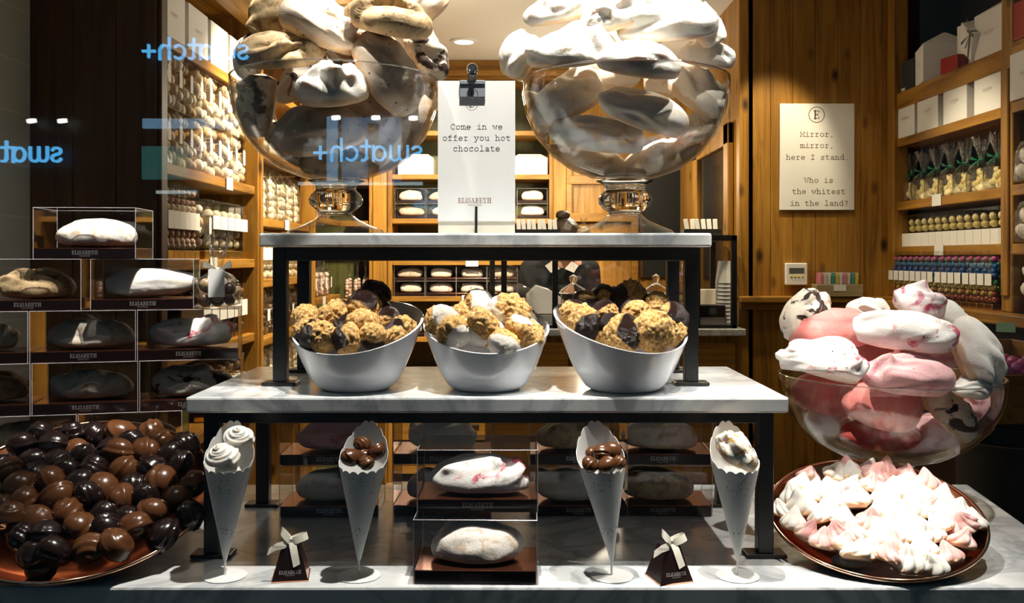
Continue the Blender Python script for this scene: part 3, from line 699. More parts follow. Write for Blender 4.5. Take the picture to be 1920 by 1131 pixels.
def meringue(px, py, hl, hh, ang, d, mat, label, yaw=0.0, pitch=0.35, folds=0.10, peaks=1, sub=5, group=None, b=None, lump=0.10, name='meringue', bowl=None):
    """hl, hh: half length and half height in photo pixels; ang: turn in the picture plane; pitch: nose-down tilt towards the street"""
    _mcount[0] += 1
    L = hl * d / F; c = max(0.35, min(0.95, hh / hl * 1.02))
    me = meringue_mesh(1000 + _mcount[0] * 17, b if b else min(0.85, c * 1.12), c, sub, folds, peaks, 0.08, lump, name, mat)
    o = link_mesh(name, me, None, W(px, py, d), (0, 0, 0), (L, L, L))
    o.rotation_euler = (Matrix.Rotation(-R(ang), 4, 'Y') @ Matrix.Rotation(pitch, 4, 'X') @ Matrix.Rotation(yaw, 4, 'Z')).to_euler()
    if bowl: fit_in_bowl(o, bowl)
    return tag(o, label, 'meringue', group)
def fit_in_bowl(o, key):
    """press the part of a meringue that would stick through the glass back to the inside of the bowl"""
    bx_, by_, bz_, prof = BOWLS[key]
    rs = np.array([p[0] for p in prof]); zs_ = np.array([p[1] for p in prof])
    M = np.array(Matrix.LocRotScale(o.location, o.rotation_euler, o.scale)); n = len(o.data.vertices)
    P = np.empty(n * 3); o.data.vertices.foreach_get('co', P); P = P.reshape(-1, 3)
    ray = Vector(o.location) - Vector((0, 0, EYE)); ray.normalize()
    for _ in range(14):                                   # first slide it along its line of sight to where it fits best
        Q = P @ M[:3, :3].T + M[:3, 3] - np.array([bx_, by_, bz_])
        pen = np.hypot(Q[:, 0], Q[:, 1]) - np.interp(Q[:, 2], zs_, rs, right=9.0) + 0.002
        k = int(np.argmax(pen))
        if pen[k] < 0.004: break
        M[:3, 3] += np.array(ray) * (0.006 if Q[k, 1] < 0 else -0.006)
        if abs(M[1, 3] - o.location.y) > 0.075: break
    o.location = M[:3, 3].tolist()
    Wp = P @ M[:3, :3].T + M[:3, 3] - np.array([bx_, by_, bz_])
    rim = zs_[-1]
    z = np.maximum(Wp[:, 2], zs_[0] + 0.002)
    r = np.hypot(Wp[:, 0], Wp[:, 1]) + 1e-9
    rmax = np.interp(z, zs_, rs) - 0.002 + np.clip(z - rim, 0, 1) * 2.5
    k = np.where(z < rim + 0.03, np.minimum(1, rmax / r), 1.0)
    Wp[:, 0] *= k; Wp[:, 1] *= k; Wp[:, 2] = z
    Q = (Wp + np.array([bx_, by_, bz_]) - M[:3, 3]) @ np.linalg.inv(M[:3, :3]).T
    o.data.vertices.foreach_set('co', Q.ravel()); o.data.update()
GL, GR_, GP = 'brown-dusted meringues in the left glass bowl', 'white meringues in the right glass bowl', 'pink and white meringues in the low glass bowl'
B_L, B_R, B_P = 'in the left glass bowl', 'in the right glass bowl', 'in the low pink-filled bowl'
for (px, py, hl, hh, ang, d, mat, lab, kw) in [
    # ---- left bowl
    (527, 98, 80, 39, 4, 1.44, MER_TAN, 'cocoa-dusted flat meringue lying on the rim, left of the heap ' + B_L, {}),
    (606, 44, 78, 47, -24, 1.45, MER_BEIGE, 'cream meringue with a swirled crest near the heap top ' + B_L, dict(folds=0.15)),
    (733, 30, 82, 42, -10, 1.43, MER_TAN, 'brown-crusted meringue at the upper right of the heap ' + B_L, dict(folds=.14)),
    (731, 134, 88, 50, -58, 1.40, MER_BEIGE, 'long freckled meringue leaning steeply over the rim ' + B_L, {}),
    (802, 98, 64, 34, -62, 1.47, MER_CHOC, 'meringue with chocolate edge jutting over the right rim ' + B_L, dict(folds=.14)),
    (628, 162, 73, 46, 5, 1.385, MER_WHITE, 'white peaked meringue at the front behind the glass ' + B_L, dict(folds=0.16, peaks=2)),
    (483, 200, 62, 40, 82, 1.49, MER_CHOC, 'chocolate-coated meringue standing on end at the left ' + B_L, dict(folds=.14)),
    (592, 246, 84, 56, 12, 1.47, MER_BEIGE, 'beige meringue low in the middle, behind the mirrored sign ' + B_L, {}),
    (712, 236, 92, 60, -50, 1.465, MER_BEIGE, 'big cream meringue slanting down at the lower right ' + B_L, dict(peaks=0)),
    (508, 26, 56, 44, 68, 1.50, MER_TAN, 'tan meringue standing at the upper left edge of the heap ' + B_L, {}),
    (470, 112, 44, 36, 70, 1.52, MER_CHOC, 'dark meringue tucked behind the flat cocoa-dusted one ' + B_L, {}),
    (640, 300, 78, 36, -3, 1.52, MER_TAN, 'brown meringue at the very bottom ' + B_L, {}),
    (782, 212, 52, 36, 80, 1.53, MER_BEIGE, 'cream meringue against the inner right side ' + B_L, {}),
    (668, -26, 92, 46, 4, 1.50, MER_TAN, 'tan meringue crowning the heap ' + B_L, {}),
    (786, 10, 60, 44, 40, 1.53, MER_WHITE, 'pale meringue behind the brown-crusted one at the upper right ' + B_L, {}),
    (575, 150, 66, 40, 20, 1.59, MER_CHOC, 'dark meringue in the shadow behind the white peaked one ' + B_L, dict(sub=4)),
    (690, 95, 62, 42, -20, 1.61, MER_TAN, 'brown meringue hidden in the middle of the heap ' + B_L, dict(sub=4)),
    (545, 265, 52, 30, -40, 1.56, MER_CHOC, 'dark chocolate meringue low at the left side ' + B_L, dict(sub=4)),
    # ---- right bowl
    (1066, 88, 82, 46, 8, 1.42, MER_WHITE, 'broad white meringue lying over the left rim ' + B_R, dict(peaks=0)),
    (972, 104, 52, 42, 62, 1.50, MER_WHITE, 'white meringue hanging out at the far left ' + B_R, {}),
    (1054, 16, 66, 32, 12, 1.46, MER_WHITE, 'white meringue at the upper left of the heap ' + B_R, {}),
    (1149, 28, 66, 34, 15, 1.43, MER_WHITE, 'small swirled white meringue at the upper middle ' + B_R, dict(folds=.17)),
    (1252, 44, 98, 44, 5, 1.44, MER_WHITE, 'long white meringue across the upper right ' + B_R, {}),
    (1322, 50, 42, 34, -62, 1.47, MER_WHITE, 'ragged white meringue at the right end of the heap top ' + B_R, dict(folds=.17, peaks=2)),
    (1196, 113, 78, 40, -8, 1.39, MER_WHITE, 'smooth oval white meringue sitting on the front rim ' + B_R, dict(folds=.05, peaks=0)),
    (1330, 104, 52, 29, -6, 1.49, MER_WHITE, 'small white meringue on the right rim ' + B_R, {}),
    (1062, 186, 82, 48, 28, 1.44, MER_WHITE, 'white meringue tilted upward inside the left half ' + B_R, dict(folds=.06)),
    (1209, 210, 92, 45, -20, 1.40, MER_WHITE, 'smooth white meringue pressed to the front glass in the centre ' + B_R, dict(folds=.04, peaks=0)),
    (1313, 175, 72, 46, -35, 1.47, MER_WHITE, 'white meringue with a flaky top inside the right half ' + B_R, dict(folds=.12)),
    (1120, 252, 92, 40, -6, 1.47, MER_WHITE, 'shadowed white meringue under the two front ones ' + B_R, {}),
    (1098, 300, 84, 34, -12, 1.51, MER_CREAM, 'flat cream meringue at the bottom left ' + B_R, dict(folds=.06)),
    (1244, 290, 88, 34, 14, 1.48, MER_CREAM, 'cream meringue with brown smears at the bottom right ' + B_R, {}),
    (1002, 214, 46, 36, -55, 1.52, MER_CREAM, 'cream meringue against the left side of the glass ' + B_R, {}),
    (1312, 238, 50, 30, 30, 1.53, MER_CREAM, 'small cream meringue against the right side of the glass ' + B_R, {}),
    (1245, -10, 74, 38, -12, 1.51, MER_WHITE, 'white meringue crowning the heap ' + B_R, dict(sub=4)),
    (1130, 135, 66, 42, 0, 1.59, MER_CREAM, 'cream meringue hidden behind the front ones ' + B_R, dict(sub=4)),
    (1260, 150, 60, 40, 10, 1.61, MER_CREAM, 'cream meringue hidden at the back right ' + B_R, dict(sub=4)),
    (1180, 75, 56, 30, 0, 1.54, MER_CREAM, 'cream meringue in the gap below the swirled small one ' + B_R, dict(sub=4)),
    # ---- pink bowl
    (1508, 588, 52, 36, 52, 1.49, MER_CHOC, 'white meringue with a chocolate edge at the upper left ' + B_P, {}),
    (1556, 618, 76, 40, 12, 1.46, MER_PINK, 'smooth pink meringue at the upper left ' + B_P, dict(folds=.04, peaks=0)),
    (1692, 620, 96, 40, -3, 1.42, MER_PINKW, 'long white meringue with berry specks across the top ' + B_P, dict(folds=.05, peaks=0)),
    (1632, 580, 38, 24, -5, 1.52, MER_WHITE, 'small white meringue peeping out behind the long one ' + B_P, {}),
    (1725, 563, 48, 34, -12, 1.48, MER_SWIRLP, 'white meringue with bright pink swirl at the very top ' + B_P, dict(folds=.16)),
    (1776, 598, 42, 36, -55, 1.50, MER_WHITE, 'lumpy white meringue at the upper right ' + B_P, dict(folds=.18, peaks=3)),
    (1542, 676, 77, 43, -8, 1.375, MER_PINKW, 'white peaked meringue over the left front rim ' + B_P, dict(folds=.13, peaks=2)),
    (1706, 702, 92, 44, -8, 1.37, MER_ROSE, 'pale rose meringue over the front rim ' + B_P, dict(folds=.07)),
    (1830, 668, 66, 50, -64, 1.43, MER_WHITE, 'big white meringue leaning over the right rim ' + B_P, dict(folds=.09, peaks=0)),
    (1820, 728, 36, 19, -5, 1.40, MER_WHITE, 'small white meringue lump below the big one at right ' + B_P, {}),
    (1537, 738, 62, 40, -10, 1.44, MER_PINK, 'pink meringue inside the glass at the left ' + B_P, dict(folds=.05)),
    (1658, 756, 68, 52, -8, 1.45, MER_PINK, 'round pink meringue inside the glass in the centre ' + B_P, dict(folds=.04, peaks=0)),
    (1786, 778, 58, 32, -42, 1.45, MER_CHOC, 'white meringue with a dark crack inside the glass at right ' + B_P, {}),
    (1650, 812, 76, 32, 0, 1.48, MER_RED, 'deep red meringue at the bottom ' + B_P, dict(folds=.05)),
    (1730, 812, 62, 36, 14, 1.51, MER_ROSE, 'pale rose meringue low at the right ' + B_P, dict(folds=.06)),
    (1550, 786, 50, 36, 30, 1.50, MER_WHITE, 'white meringue low at the left ' + B_P, {}),
    (1835, 760, 40, 28, 60, 1.52, MER_ROSE, 'rose meringue against the right side of the glass ' + B_P, {}),
    (1640, 660, 78, 34, 0, 1.57, MER_PINK, 'pink meringue hidden behind the front ones ' + B_P, dict(sub=4)),
    (1745, 655, 56, 38, 0, 1.57, MER_ROSE, 'rose meringue hidden behind the long white one ' + B_P, dict(sub=4)),
]:
    g = GL if B_L in lab else (GR_ if lab.endswith(B_R) else GP)
    key = 'L' if g == GL else ('R' if g == GR_ else 'P')
    d += 0.105 if key == 'P' else 0.022
    meringue(px, py, hl, hh, ang, d, mat, lab, bowl=key, yaw=random.Random(px * 7 + py).uniform(-0.25, 0.25), group=g, **kw)

# ------------------------------------------------------------------ sign between the two bowls
sd = 1.50
p0, p1 = W(821, 152, sd), W(966, 431, sd)
sg = thing('table_sign', 'tall white card sign held by a chrome clip between the glass bowls', 'sign', ((p0.x + p1.x) / 2, sd, TOP + 0.0004))
w = (p1.x - p0.x) / 2; H = p0.z - TOP; hz = lambda py: W(0, py, sd).z - TOP
MB().box(-w, w, 0, 0.0012, hz(415), H).build('front_card', M_PAPER, sg, smooth=0)
MB().box(-w + 0.0005, w - 0.0005, 0.0016, 0.0026, 0.0005, H - 0.002).build('back_card', M_CREAM, sg, smooth=0)
ls = MB(); I4 = Matrix.Translation((0, -0.00015, 0)); px2m = sd / F
em = 125 / 12.4 / 0.6 * px2m * 1.06
for line, py in (('Come in we', 243), ('offer you hot', 264), ('chocolate', 284)):
    typewriter(ls, line, 9.9 / 0.6 * px2m, 0.0, hz(py), I4, w=0.062)
ls.build('lettering', M_INK, sg, smooth=0)
logo_lettering('logo', 63 * px2m, M_INKR, sg, (-0.003, -0.00015, hz(381)), gain=0.9)
# clip: folded plate, lever, ball, badge
cx = W(886, 0, sd).x - sg.location.x
clip = MB().box(cx - 0.0205, cx + 0.0205, -0.004, -0.0008, hz(184), hz(160)).box(cx - 0.0205, cx + 0.0205, -0.006, 0.007, hz(160), hz(152)).build('clip', plain('grey_enamel', (0.22, 0.24, 0.28), 0.3), sg, smooth=0, bevel=0.0012)
MB().box(cx - 0.007, cx + 0.007, -0.005, 0.003, hz(154), hz(138)).build('lever', M_CHROME, clip, smooth=0, bevel=0.001)
MB().lathe([(0, -0.010), (0.0075, -0.0085), (0.009, -0.004), (0.0095, 0.004), (0.0075, 0.009), (0, 0.010)], 24).build('knob', M_CHROME, clip, smooth=60, loc=(cx, -0.002, hz(131)), rot=(PI / 2, 0, 0))
MB().lathe([(0, -0.001), (0.0045, 0), (0.005, 0.002), (0, 0.002)], 20).build('knob_eye', M_BLACKM, clip, loc=(cx, -0.0135, hz(131)), rot=(PI / 2, 0, 0))
emblem('badge', 0.0088, M_INK, clip, (cx, -0.0046, hz(178)))
MB().tube([(W(893, 0, sd).x - sg.location.x, -0.004, 0.0005), (W(893, 0, sd).x - sg.location.x, -0.004, hz(388))], 0.0022, 8).build('rod', M_BLACK, sg, smooth=40)

# ------------------------------------------------------------------ slanted white bowls with coconut rocks
def slant_bowl(label, cx_, d, tilt, az, rbase, rrim, hc):
    t = thing('slanted_white_bowl', label, 'bowl', (cx_, d, MID + 0.0004), (0, 0, az))
    n, m = 64, 18
    def surf(rb, rr_, off, zoff):
        vs = []
        for j in range(m + 1):
            s = j / m
            for k in range(n):
                a = 2 * PI * k / n
                ztop = hc + math.tan(tilt) * rr_ * math.sin(a)          # low towards the street (-Y)
                z = zoff + (ztop - zoff) * s
                u = max(0.0, z / hc); r = rb + (rr_ - rb) * (u ** 0.62 if u > 0 else 0)
                vs.append(((r - off) * math.cos(a), (r - off) * math.sin(a), z))
        return vs
    outer = surf(rbase, rrim, 0, 0.0); inner = surf(rbase, rrim, 0.004, 0.006)
    vs = outer + inner; N = (m + 1) * n; fs = []
    for j in range(m):
        for k in range(n):
            k2 = (k + 1) % n
            fs.append((j * n + k, j * n + k2, (j + 1) * n + k2, (j + 1) * n + k))
            fs.append((N + j * n + k2, N + j * n + k, N + (j + 1) * n + k, N + (j + 1) * n + k2))
    for k in range(n):
        k2 = (k + 1) % n; fs.append((m * n + k, m * n + k2, N + m * n + k2, N + m * n + k))
    fs.append(tuple(range(n - 1, -1, -1))); fs.append(tuple(N + k for k in range(n)))
    MB().add(vs, fs).build('bowl_wall', M_CERAM, t, smooth=50, bevel=0.0012)
    return t
slant_bowl('white slanted ceramic bowl at the left on the lower riser, with dark-coated coconut rocks', W(667, 0, 1.42).x, 1.42, R(19), R(-12), 0.050, 0.0995, 0.094)
slant_bowl('white slanted ceramic bowl in the middle of the lower riser, with white-coated coconut rocks', W(913, 0, 1.42).x, 1.42, R(18), R(6), 0.050, 0.0965, 0.093)
slant_bowl('white slanted ceramic bowl at the right on the lower riser, with dark-coated coconut rocks', W(1170, 0, 1.412).x, 1.412, R(19), R(26), 0.050, 0.1015, 0.097)

def rocher_mesh(seed, mat, cap, name='coconut_rock'):
    rng = np.random.default_rng(seed); V, Fc = ico(5)
    q = V + 0.12 * np.stack([waves(rng, 5, 10)(V) for _ in range(3)], 1)
    lumps = 0.17 * waves(rng, 2.6)(V)
    fl = waves(rng, 11, 22)(q); fl2 = waves(rng, 23, 26)(q)
    d = rng.normal(size=3); d /= np.linalg.norm(d)
    cfield = sstep(0.0, 0.12, V @ d + 0.30 * waves(rng, 3.5)(V) - cap)
    rough = (0.10 * np.abs(fl) + 0.06 * np.abs(fl2) - 0.05) * (1 - 0.62 * cfield) + 0.05 * cfield + 0.035 * cfield * waves(rng, 6.5, 14)(q)
    P = V * (1 + lumps + rough)[:, None] * np.array([1, 0.95, 0.92])
    return mesh_from(name, P, Fc, mat, {'coat': cfield})
RD = [rocher_mesh(50 + i, ROCH_DARK, c) for i, c in enumerate((0.35, 0.2, 0.5, 0.1, 0.65))]
RDD = [rocher_mesh(80 + i, ROCH_DARK, -0.75) for i in range(2)]
RW = [rocher_mesh(60 + i, ROCH_WHITE, c) for i, c in enumerate((-0.05, -0.15, 0.1, -0.25, -0.35))]
rnd = random.Random(11)
def rocks(meshes, items, bowl_word, group, kind):
    bc = {'left': (W(667, 0, 1.42).x, 1.42), 'middle': (W(913, 0, 1.42).x, 1.42), 'right': (W(1170, 0, 1.412).x, 1.412)}[bowl_word.split()[2]]
    for i, (px, py, r, d, vm, lab) in enumerate(items):
        for _ in range(40):                                  # keep it inside the rim, sliding it along its line of sight
            p = W(px, py, d); rad = r * d / F
            if math.hypot(p.x - bc[0], p.y - bc[1]) + rad * 0.9 < 0.094: break
            d += 0.004 if p.y < bc[1] else -0.004
        p = W(px, py, d); q2 = Vector((p.x - bc[0], p.y - bc[1])); lim = 0.097 - 0.92 * r * d / F
        if q2.length > lim: q2 *= lim / q2.length
        p = Vector((bc[0] + q2.x, bc[1] + q2.y, p.z))
        o = link_mesh('coconut_rock', vm if vm else meshes[i % len(meshes)], None, p, (rnd.uniform(-3, 3), rnd.uniform(-3, 3), rnd.uniform(-3, 3)), (r * d / F,) * 3)
        tag(o, lab + ' ' + bowl_word, 'coconut rock', group)
rocks(RD, [(566, 598, 27, 1.40, None, 'coconut rock poking out at the far left'), (600, 628, 34, 1.37, None, 'golden coconut rock at the left front rim'), (632, 594, 32, 1.42, None, 'coconut rock behind the front two, left of centre'),
           (648, 638, 31, 1.362, None, 'golden coconut rock at the front lip'), (682, 578, 34, 1.44, None, 'large golden coconut rock at the upper middle'), (680, 610, 31, 1.395, None, 'coconut rock in the centre of the heap'),
           (722, 602, 26, 1.42, None, 'coconut rock with dark cap right of centre'), (748, 618, 31, 1.41, None, 'golden coconut rock at the right rim'), (703, 553, 27, 1.50, RDD[0], 'fully chocolate-coated rock standing tallest at the back'),
           (578, 622, 28, 1.405, RDD[1], 'dark chocolate-coated rock wedged at the left rim'), (700, 632, 26, 1.37, None, 'coconut rock low at the front, right of the lip'), (736, 634, 24, 1.385, None, 'small coconut rock at the front right rim'),
           (650, 610, 24, 1.41, RDD[0], 'chocolate-coated rock between the golden ones'), (690, 590, 40, 1.49, RDD[1], 'dark rock in the shade at the back')],
      'in the left white bowl', 'coconut rocks in the left white bowl', 'dark')
rocks(RW, [(828, 606, 30, 1.40, None, 'golden coconut rock at the left rim'), (898, 574, 32, 1.43, None, 'golden coconut rock at the top of the heap'), (854, 622, 31, 1.375, None, 'coconut rock with white coat at the left front'),
           (902, 614, 32, 1.375, None, 'bare golden coconut rock facing the front centre'), (954, 588, 36, 1.41, None, 'tall half-white coconut rock at the upper right'), (994, 626, 28, 1.395, None, 'golden coconut rock at the right rim'),
           (946, 646, 32, 1.362, None, 'coconut rock at the front lip'), (972, 618, 28, 1.39, None, 'white-coated coconut rock right of centre'), (926, 628, 26, 1.39, None, 'white-coated rock between the front ones'),
           (870, 600, 28, 1.42, None, 'white-coated rock behind the left front ones'), (915, 600, 44, 1.48, None, 'coconut rock filling the middle back'), (980, 600, 30, 1.47, None, 'shaded coconut rock at the back right')],
      'in the middle white bowl', 'coconut rocks in the middle white bowl', 'white')
rocks(RD, [(1063, 590, 28, 1.42, None, 'brown coconut rock at the far left rim'), (1094, 608, 32, 1.39, None, 'brown coconut rock left of centre'), (1136, 593, 28, 1.41, None, 'coconut rock near the middle'),
           (1134, 560, 25, 1.49, RDD[0], 'fully dark rock at the back left'), (1187, 558, 33, 1.48, None, 'brown coconut rock at the top of the heap'), (1190, 588, 27, 1.42, None, 'coconut rock below the topmost one'),
           (1232, 575, 28, 1.45, None, 'flat coconut rock at the upper right'), (1170, 632, 33, 1.365, None, 'golden coconut rock at the front lip'), (1226, 620, 40, 1.365, RD[0], 'largest coconut rock, golden with dark drips, at the front right'),
           (1271, 598, 29, 1.44, RDD[1], 'dark rock at the right rim'), (1276, 626, 26, 1.40, None, 'coconut rock at the far right rim'), (1124, 634, 23, 1.39, None, 'small coconut rock at the left front rim'),
           (1150, 612, 28, 1.385, RDD[0], 'glossy dark rock in front of the centre'), (1098, 572, 27, 1.46, RDD[1], 'dark rock behind the left ones'), (1165, 565, 32, 1.52, RDD[1], 'dark rock at the back of the heap')],
      'in the right white bowl', 'coconut rocks in the right white bowl', 'dark')
# ------------------------------------------------------------------ copper dishes
def dish_frame(loc, tilt, roll):
    """tilt: far side up; roll: turn of the tilted dish about the vertical"""
    return Matrix.Translation(loc) @ Matrix.Rotation(roll, 4, 'Z') @ Matrix.Rotation(tilt, 4, 'X')
M_RIM = plain('copper_rim_with_highlight', (0.95, 0.56, 0.38), 0.10, 1.0, var=0.0)  # pinkish highlight of the rim put into a paler copper colour
def copper_dish(label, loc, r, depth, tilt, roll):
    t = thing('copper_dish', label, 'dish', (loc[0], loc[1], BASE))
    M = Matrix.Translation(-t.location) @ dish_frame(loc, tilt, roll)
    prof = [(0, -depth), (r * 0.45, -depth * 0.98), (r * 0.72, -depth * 0.78), (r * 0.90, -depth * 0.38), (r * 0.985, -0.002), (r, 0.0), (r + 0.002, -0.0015), (r * 0.995, -0.004), (r * 0.915, -depth * 0.42), (r * 0.73, -depth * 0.84), (r * 0.45, -depth * 1.05), (0, -depth * 1.07)]
    MB().lathe(prof, 96, M=M).build('dish_body', M_COPPER, t, smooth=55)
    MB().tube([M @ Vector((r * math.cos(2 * PI * k / 96), r * math.sin(2 * PI * k / 96), 0.0006)) for k in range(97)], 0.0028, 8, caps=False).build('rolled_rim', M_RIM, t, smooth=60)
    # wooden wedge that props the dish towards the street
    c = M @ Vector((0, 0, -depth * 1.07)); y1 = c.y + r * 0.55
    zt = (M @ Vector((0, r * 0.5, -depth * 1.05))).z
    a = M @ Vector((0, -r * 0.1, -depth * 1.08)); b = M @ Vector((0, r * 0.42, -depth * 1.08))
    zlo = max(0.002, a.z - 0.002)
    MB().add([(c.x - 0.03, a.y, 0.0005), (c.x + 0.03, a.y, 0.0005), (c.x + 0.03, b.y, 0.0005), (c.x - 0.03, b.y, 0.0005), (c.x - 0.03, a.y, zlo), (c.x + 0.03, a.y, zlo), (c.x + 0.03, b.y, b.z - 0.002), (c.x - 0.03, b.y, b.z - 0.002)],
             [(0, 3, 2, 1), (4, 5, 6, 7), (0, 1, 5, 4), (1, 2, 6, 5), (2, 3, 7, 6), (3, 0, 4, 7)]).build('prop', M_BLACKM, t, smooth=0)
    return t
TLC = W(152, 925, 1.40); TL = (TLC.x, TLC.y, TLC.z); TLr = 0.188; TLt, TLo = R(24), R(13)
TRC = W(1640, 966, 1.405); TR = (TRC.x, TRC.y, TRC.z); TRr = 0.153; TRt, TRo = R(19), R(-13)
copper_dish('large tilted copper dish of chocolates at the left end of the slab', TL, TLr, 0.050, TLt, TLo)
copper_dish('tilted copper dish of piped meringue kisses at the right end of the slab', TR, TRr, 0.040, TRt, TRo)

def chocolate_mesh(seed, mat):
    rng = np.random.default_rng(seed); V, Fc = ico(4)
    P = V * np.array([1.0, 0.93, 0.80])
    ax = rng.normal(size=3); ax /= np.linalg.norm(ax); t = V @ ax + 0.10 * waves(rng, 2.2)(V)
    o = rng.uniform(-0.35, 0.35)
    band = 0.11 * np.exp(-((t - o) / 0.10) ** 2) - 0.07 * np.exp(-((t - o - 0.22) / 0.08) ** 2)
    if seed % 3 == 0: band = band + 0.05 * np.sin(t * 16) * sstep(-0.2, 0.3, V[:, 2])
    P = P + V * (0.06 * waves(rng, 2.0)(V) + band)[:, None]
    return mesh_from('chocolate', P, Fc, mat)
BURIED_CHOC = {0, 12}; BURIED_KISS = {0, 4, 11}    # the ones of the lower layer that show in the gaps
CD = [chocolate_mesh(200 + i, M_DARKC) for i in range(6)]
CM = [chocolate_mesh(300 + i, M_MILKC) for i in range(6)]
def pack(r, spacing, rng, jit=0.18):
    pts = []
    ny = int(r / (spacing * 0.87)) + 1
    for j in range(-ny, ny + 1):
        for i in range(-ny - 1, ny + 2):
            x = (i + 0.5 * (j % 2)) * spacing + rng.uniform(-jit, jit) * spacing; y = j * spacing * 0.87 + rng.uniform(-jit, jit) * spacing
            if math.hypot(x, y) < r: pts.append((x, y))
    return pts
def row_labels(pts, fmt):
    """give each (x, y, extra) a label by its row from the front and its place from the left"""
    rows = {}
    for k, (x, y, e) in enumerate(pts): rows.setdefault(round((y) / e[0]), []).append(k)
    labs = [None] * len(pts)
    for ri, key in enumerate(sorted(rows)):
        for ci, k in enumerate(sorted(rows[key], key=lambda q: pts[q][0])):
            labs[k] = fmt(pts[k][2][1], ORD[min(ci, 19)], ORD[min(ri, 19)])
    return labs
rng = random.Random(5)
M = dish_frame(TL, TLt, TLo)
pp = [(x, y - 0.011) for x, y in pack(TLr - 0.013, 0.0395, rng)]
pp = [(x, y) for x, y in pp if (lambda q: CX + F * q.x / q.y > -18)(M @ Vector((x, y, 0.02)))]
items = [(x, y, (0.0395 * 0.87, rng.choice(['milk', 'dark', 'dark', 'milk', 'dark']))) for x, y in pp]
labs = row_labels(items, lambda k, c, r: f'{k} chocolate dome, {c} from left in {r} row from the dish front')
for (x, y, e), lab in zip(items, labs):
    rr = math.hypot(x, y) / TLr
    z = 0.012 + 0.012 * (1 - rr ** 2) + rng.uniform(-0.007, 0.009)
    s = rng.uniform(0.0225, 0.0265)
    o = link_mesh('chocolate', rng.choice(CM if e[1] == 'milk' else CD), None, M @ Vector((x, y, z)), (rng.uniform(-1, 1), rng.uniform(-1, 1), rng.uniform(-3, 3)), (s, s, s))
    tag(o, lab, 'chocolate', 'chocolate domes in the left copper dish')
# a lower layer seen in the gaps
for k, (x, y) in enumerate(pack(TLr - 0.05, 0.052, rng)):
    if k not in BURIED_CHOC: continue
    rb_ = random.Random(77 + k)
    o = link_mesh('chocolate', rb_.choice(CD), None, M @ Vector((x, y, -0.018)), (rb_.uniform(-1, 1), rb_.uniform(-1, 1), rb_.uniform(-3, 3)), (0.0225,) * 3)
    tag(o, 'dark chocolate dome half buried under the others in the copper dish', 'chocolate', 'buried chocolates in the left copper dish')

def kiss_mesh(seed, mat, lobes=7):
    rng = np.random.default_rng(seed); n, m = 84, 30; vs = []; fs = []
    tw = rng.uniform(-0.8, 0.8); lean = rng.normal(size=2) * 0.08; ph = rng.uniform(0, 6)
    squash = rng.uniform(0.9, 1.15)
    for j in range(m + 1):
        s = j / m
        z = 0.95 * s ** 0.9
        Rr = (1 - s) ** 0.72 * (1 + 0.25 * math.sin(PI * min(1, s * 1.7))) * (0.86 if s > 0.05 else 0.80)
        for k in range(n):
            a = 2 * PI * k / n
            am = 0.20 * (sstep(0.02, 0.15, np.array([s]))[0]) * (1 - 0.35 * s)
            lob = abs(math.cos((a + tw * s * 2 + ph) * lobes / 2)) ** 0.8
            r = Rr * (1 - am + 1.35 * am * lob + 0.03 * math.sin(2 * a + seed))
            vs.append((r * math.cos(a) * squash + lean[0] * s * s * 2.2, r * math.sin(a) + lean[1] * s * s * 2.2, z - 0.30))
    for j in range(m):
        for k in range(n):
            k2 = (k + 1) % n; fs.append((j * n + k, j * n + k2, (j + 1) * n + k2, (j + 1) * n + k))
    fs.append(tuple(range(n - 1, -1, -1)))
    return mesh_from('meringue_kiss', vs, fs, mat, smooth=80)
KW = [kiss_mesh(400 + i, MER_KISS, 6 + i % 3) for i in range(7)]
KP = [kiss_mesh(450 + i, MER_KISSP, 6 + i % 3) for i in range(4)]
M = dish_frame(TR, TRt, TRo)
pp = [(x, y - 0.006) for x, y in pack(TRr - 0.014, 0.0335, rng, 0.2)]
items = [(x, y, (0.0345 * 0.87, 'rose-tinted' if rng.random() < 0.25 else 'white')) for x, y in pp]
labs = row_labels(items, lambda k, c, r: f'{k} meringue kiss, {c} from left in {r} row from the dish front')
for (x, y, e), lab in zip(items, labs):
    rr = math.hypot(x, y) / TRr; s = rng.uniform(0.0205, 0.0250)
    z = 0.004 + 0.012 * (1 - rr ** 2) + rng.uniform(-0.004, 0.008)
    o = link_mesh('meringue_kiss', rng.choice(KP if e[1] != 'white' else KW), None, M @ Vector((x, y, z)), (rng.uniform(-.35, .35) + 0.15, rng.uniform(-.4, .4), rng.uniform(-3, 3)), (s, s, s * rng.uniform(1.25, 1.65)))
    tag(o, lab, 'meringue', 'piped meringue kisses in the right copper dish')
for k, (x, y) in enumerate(pack(TRr - 0.045, 0.045, rng)):
    if k not in BURIED_KISS: continue
    rb_ = random.Random(177 + k)
    o = link_mesh('meringue_kiss', rb_.choice(KW), None, M @ Vector((x, y, -0.020)), (rb_.uniform(-.5, .5), rb_.uniform(-.6, .6), rb_.uniform(-3, 3)), (0.025,) * 3)
    tag(o, 'white meringue kiss half buried under the others in the copper dish', 'meringue', 'buried kisses in the right copper dish')

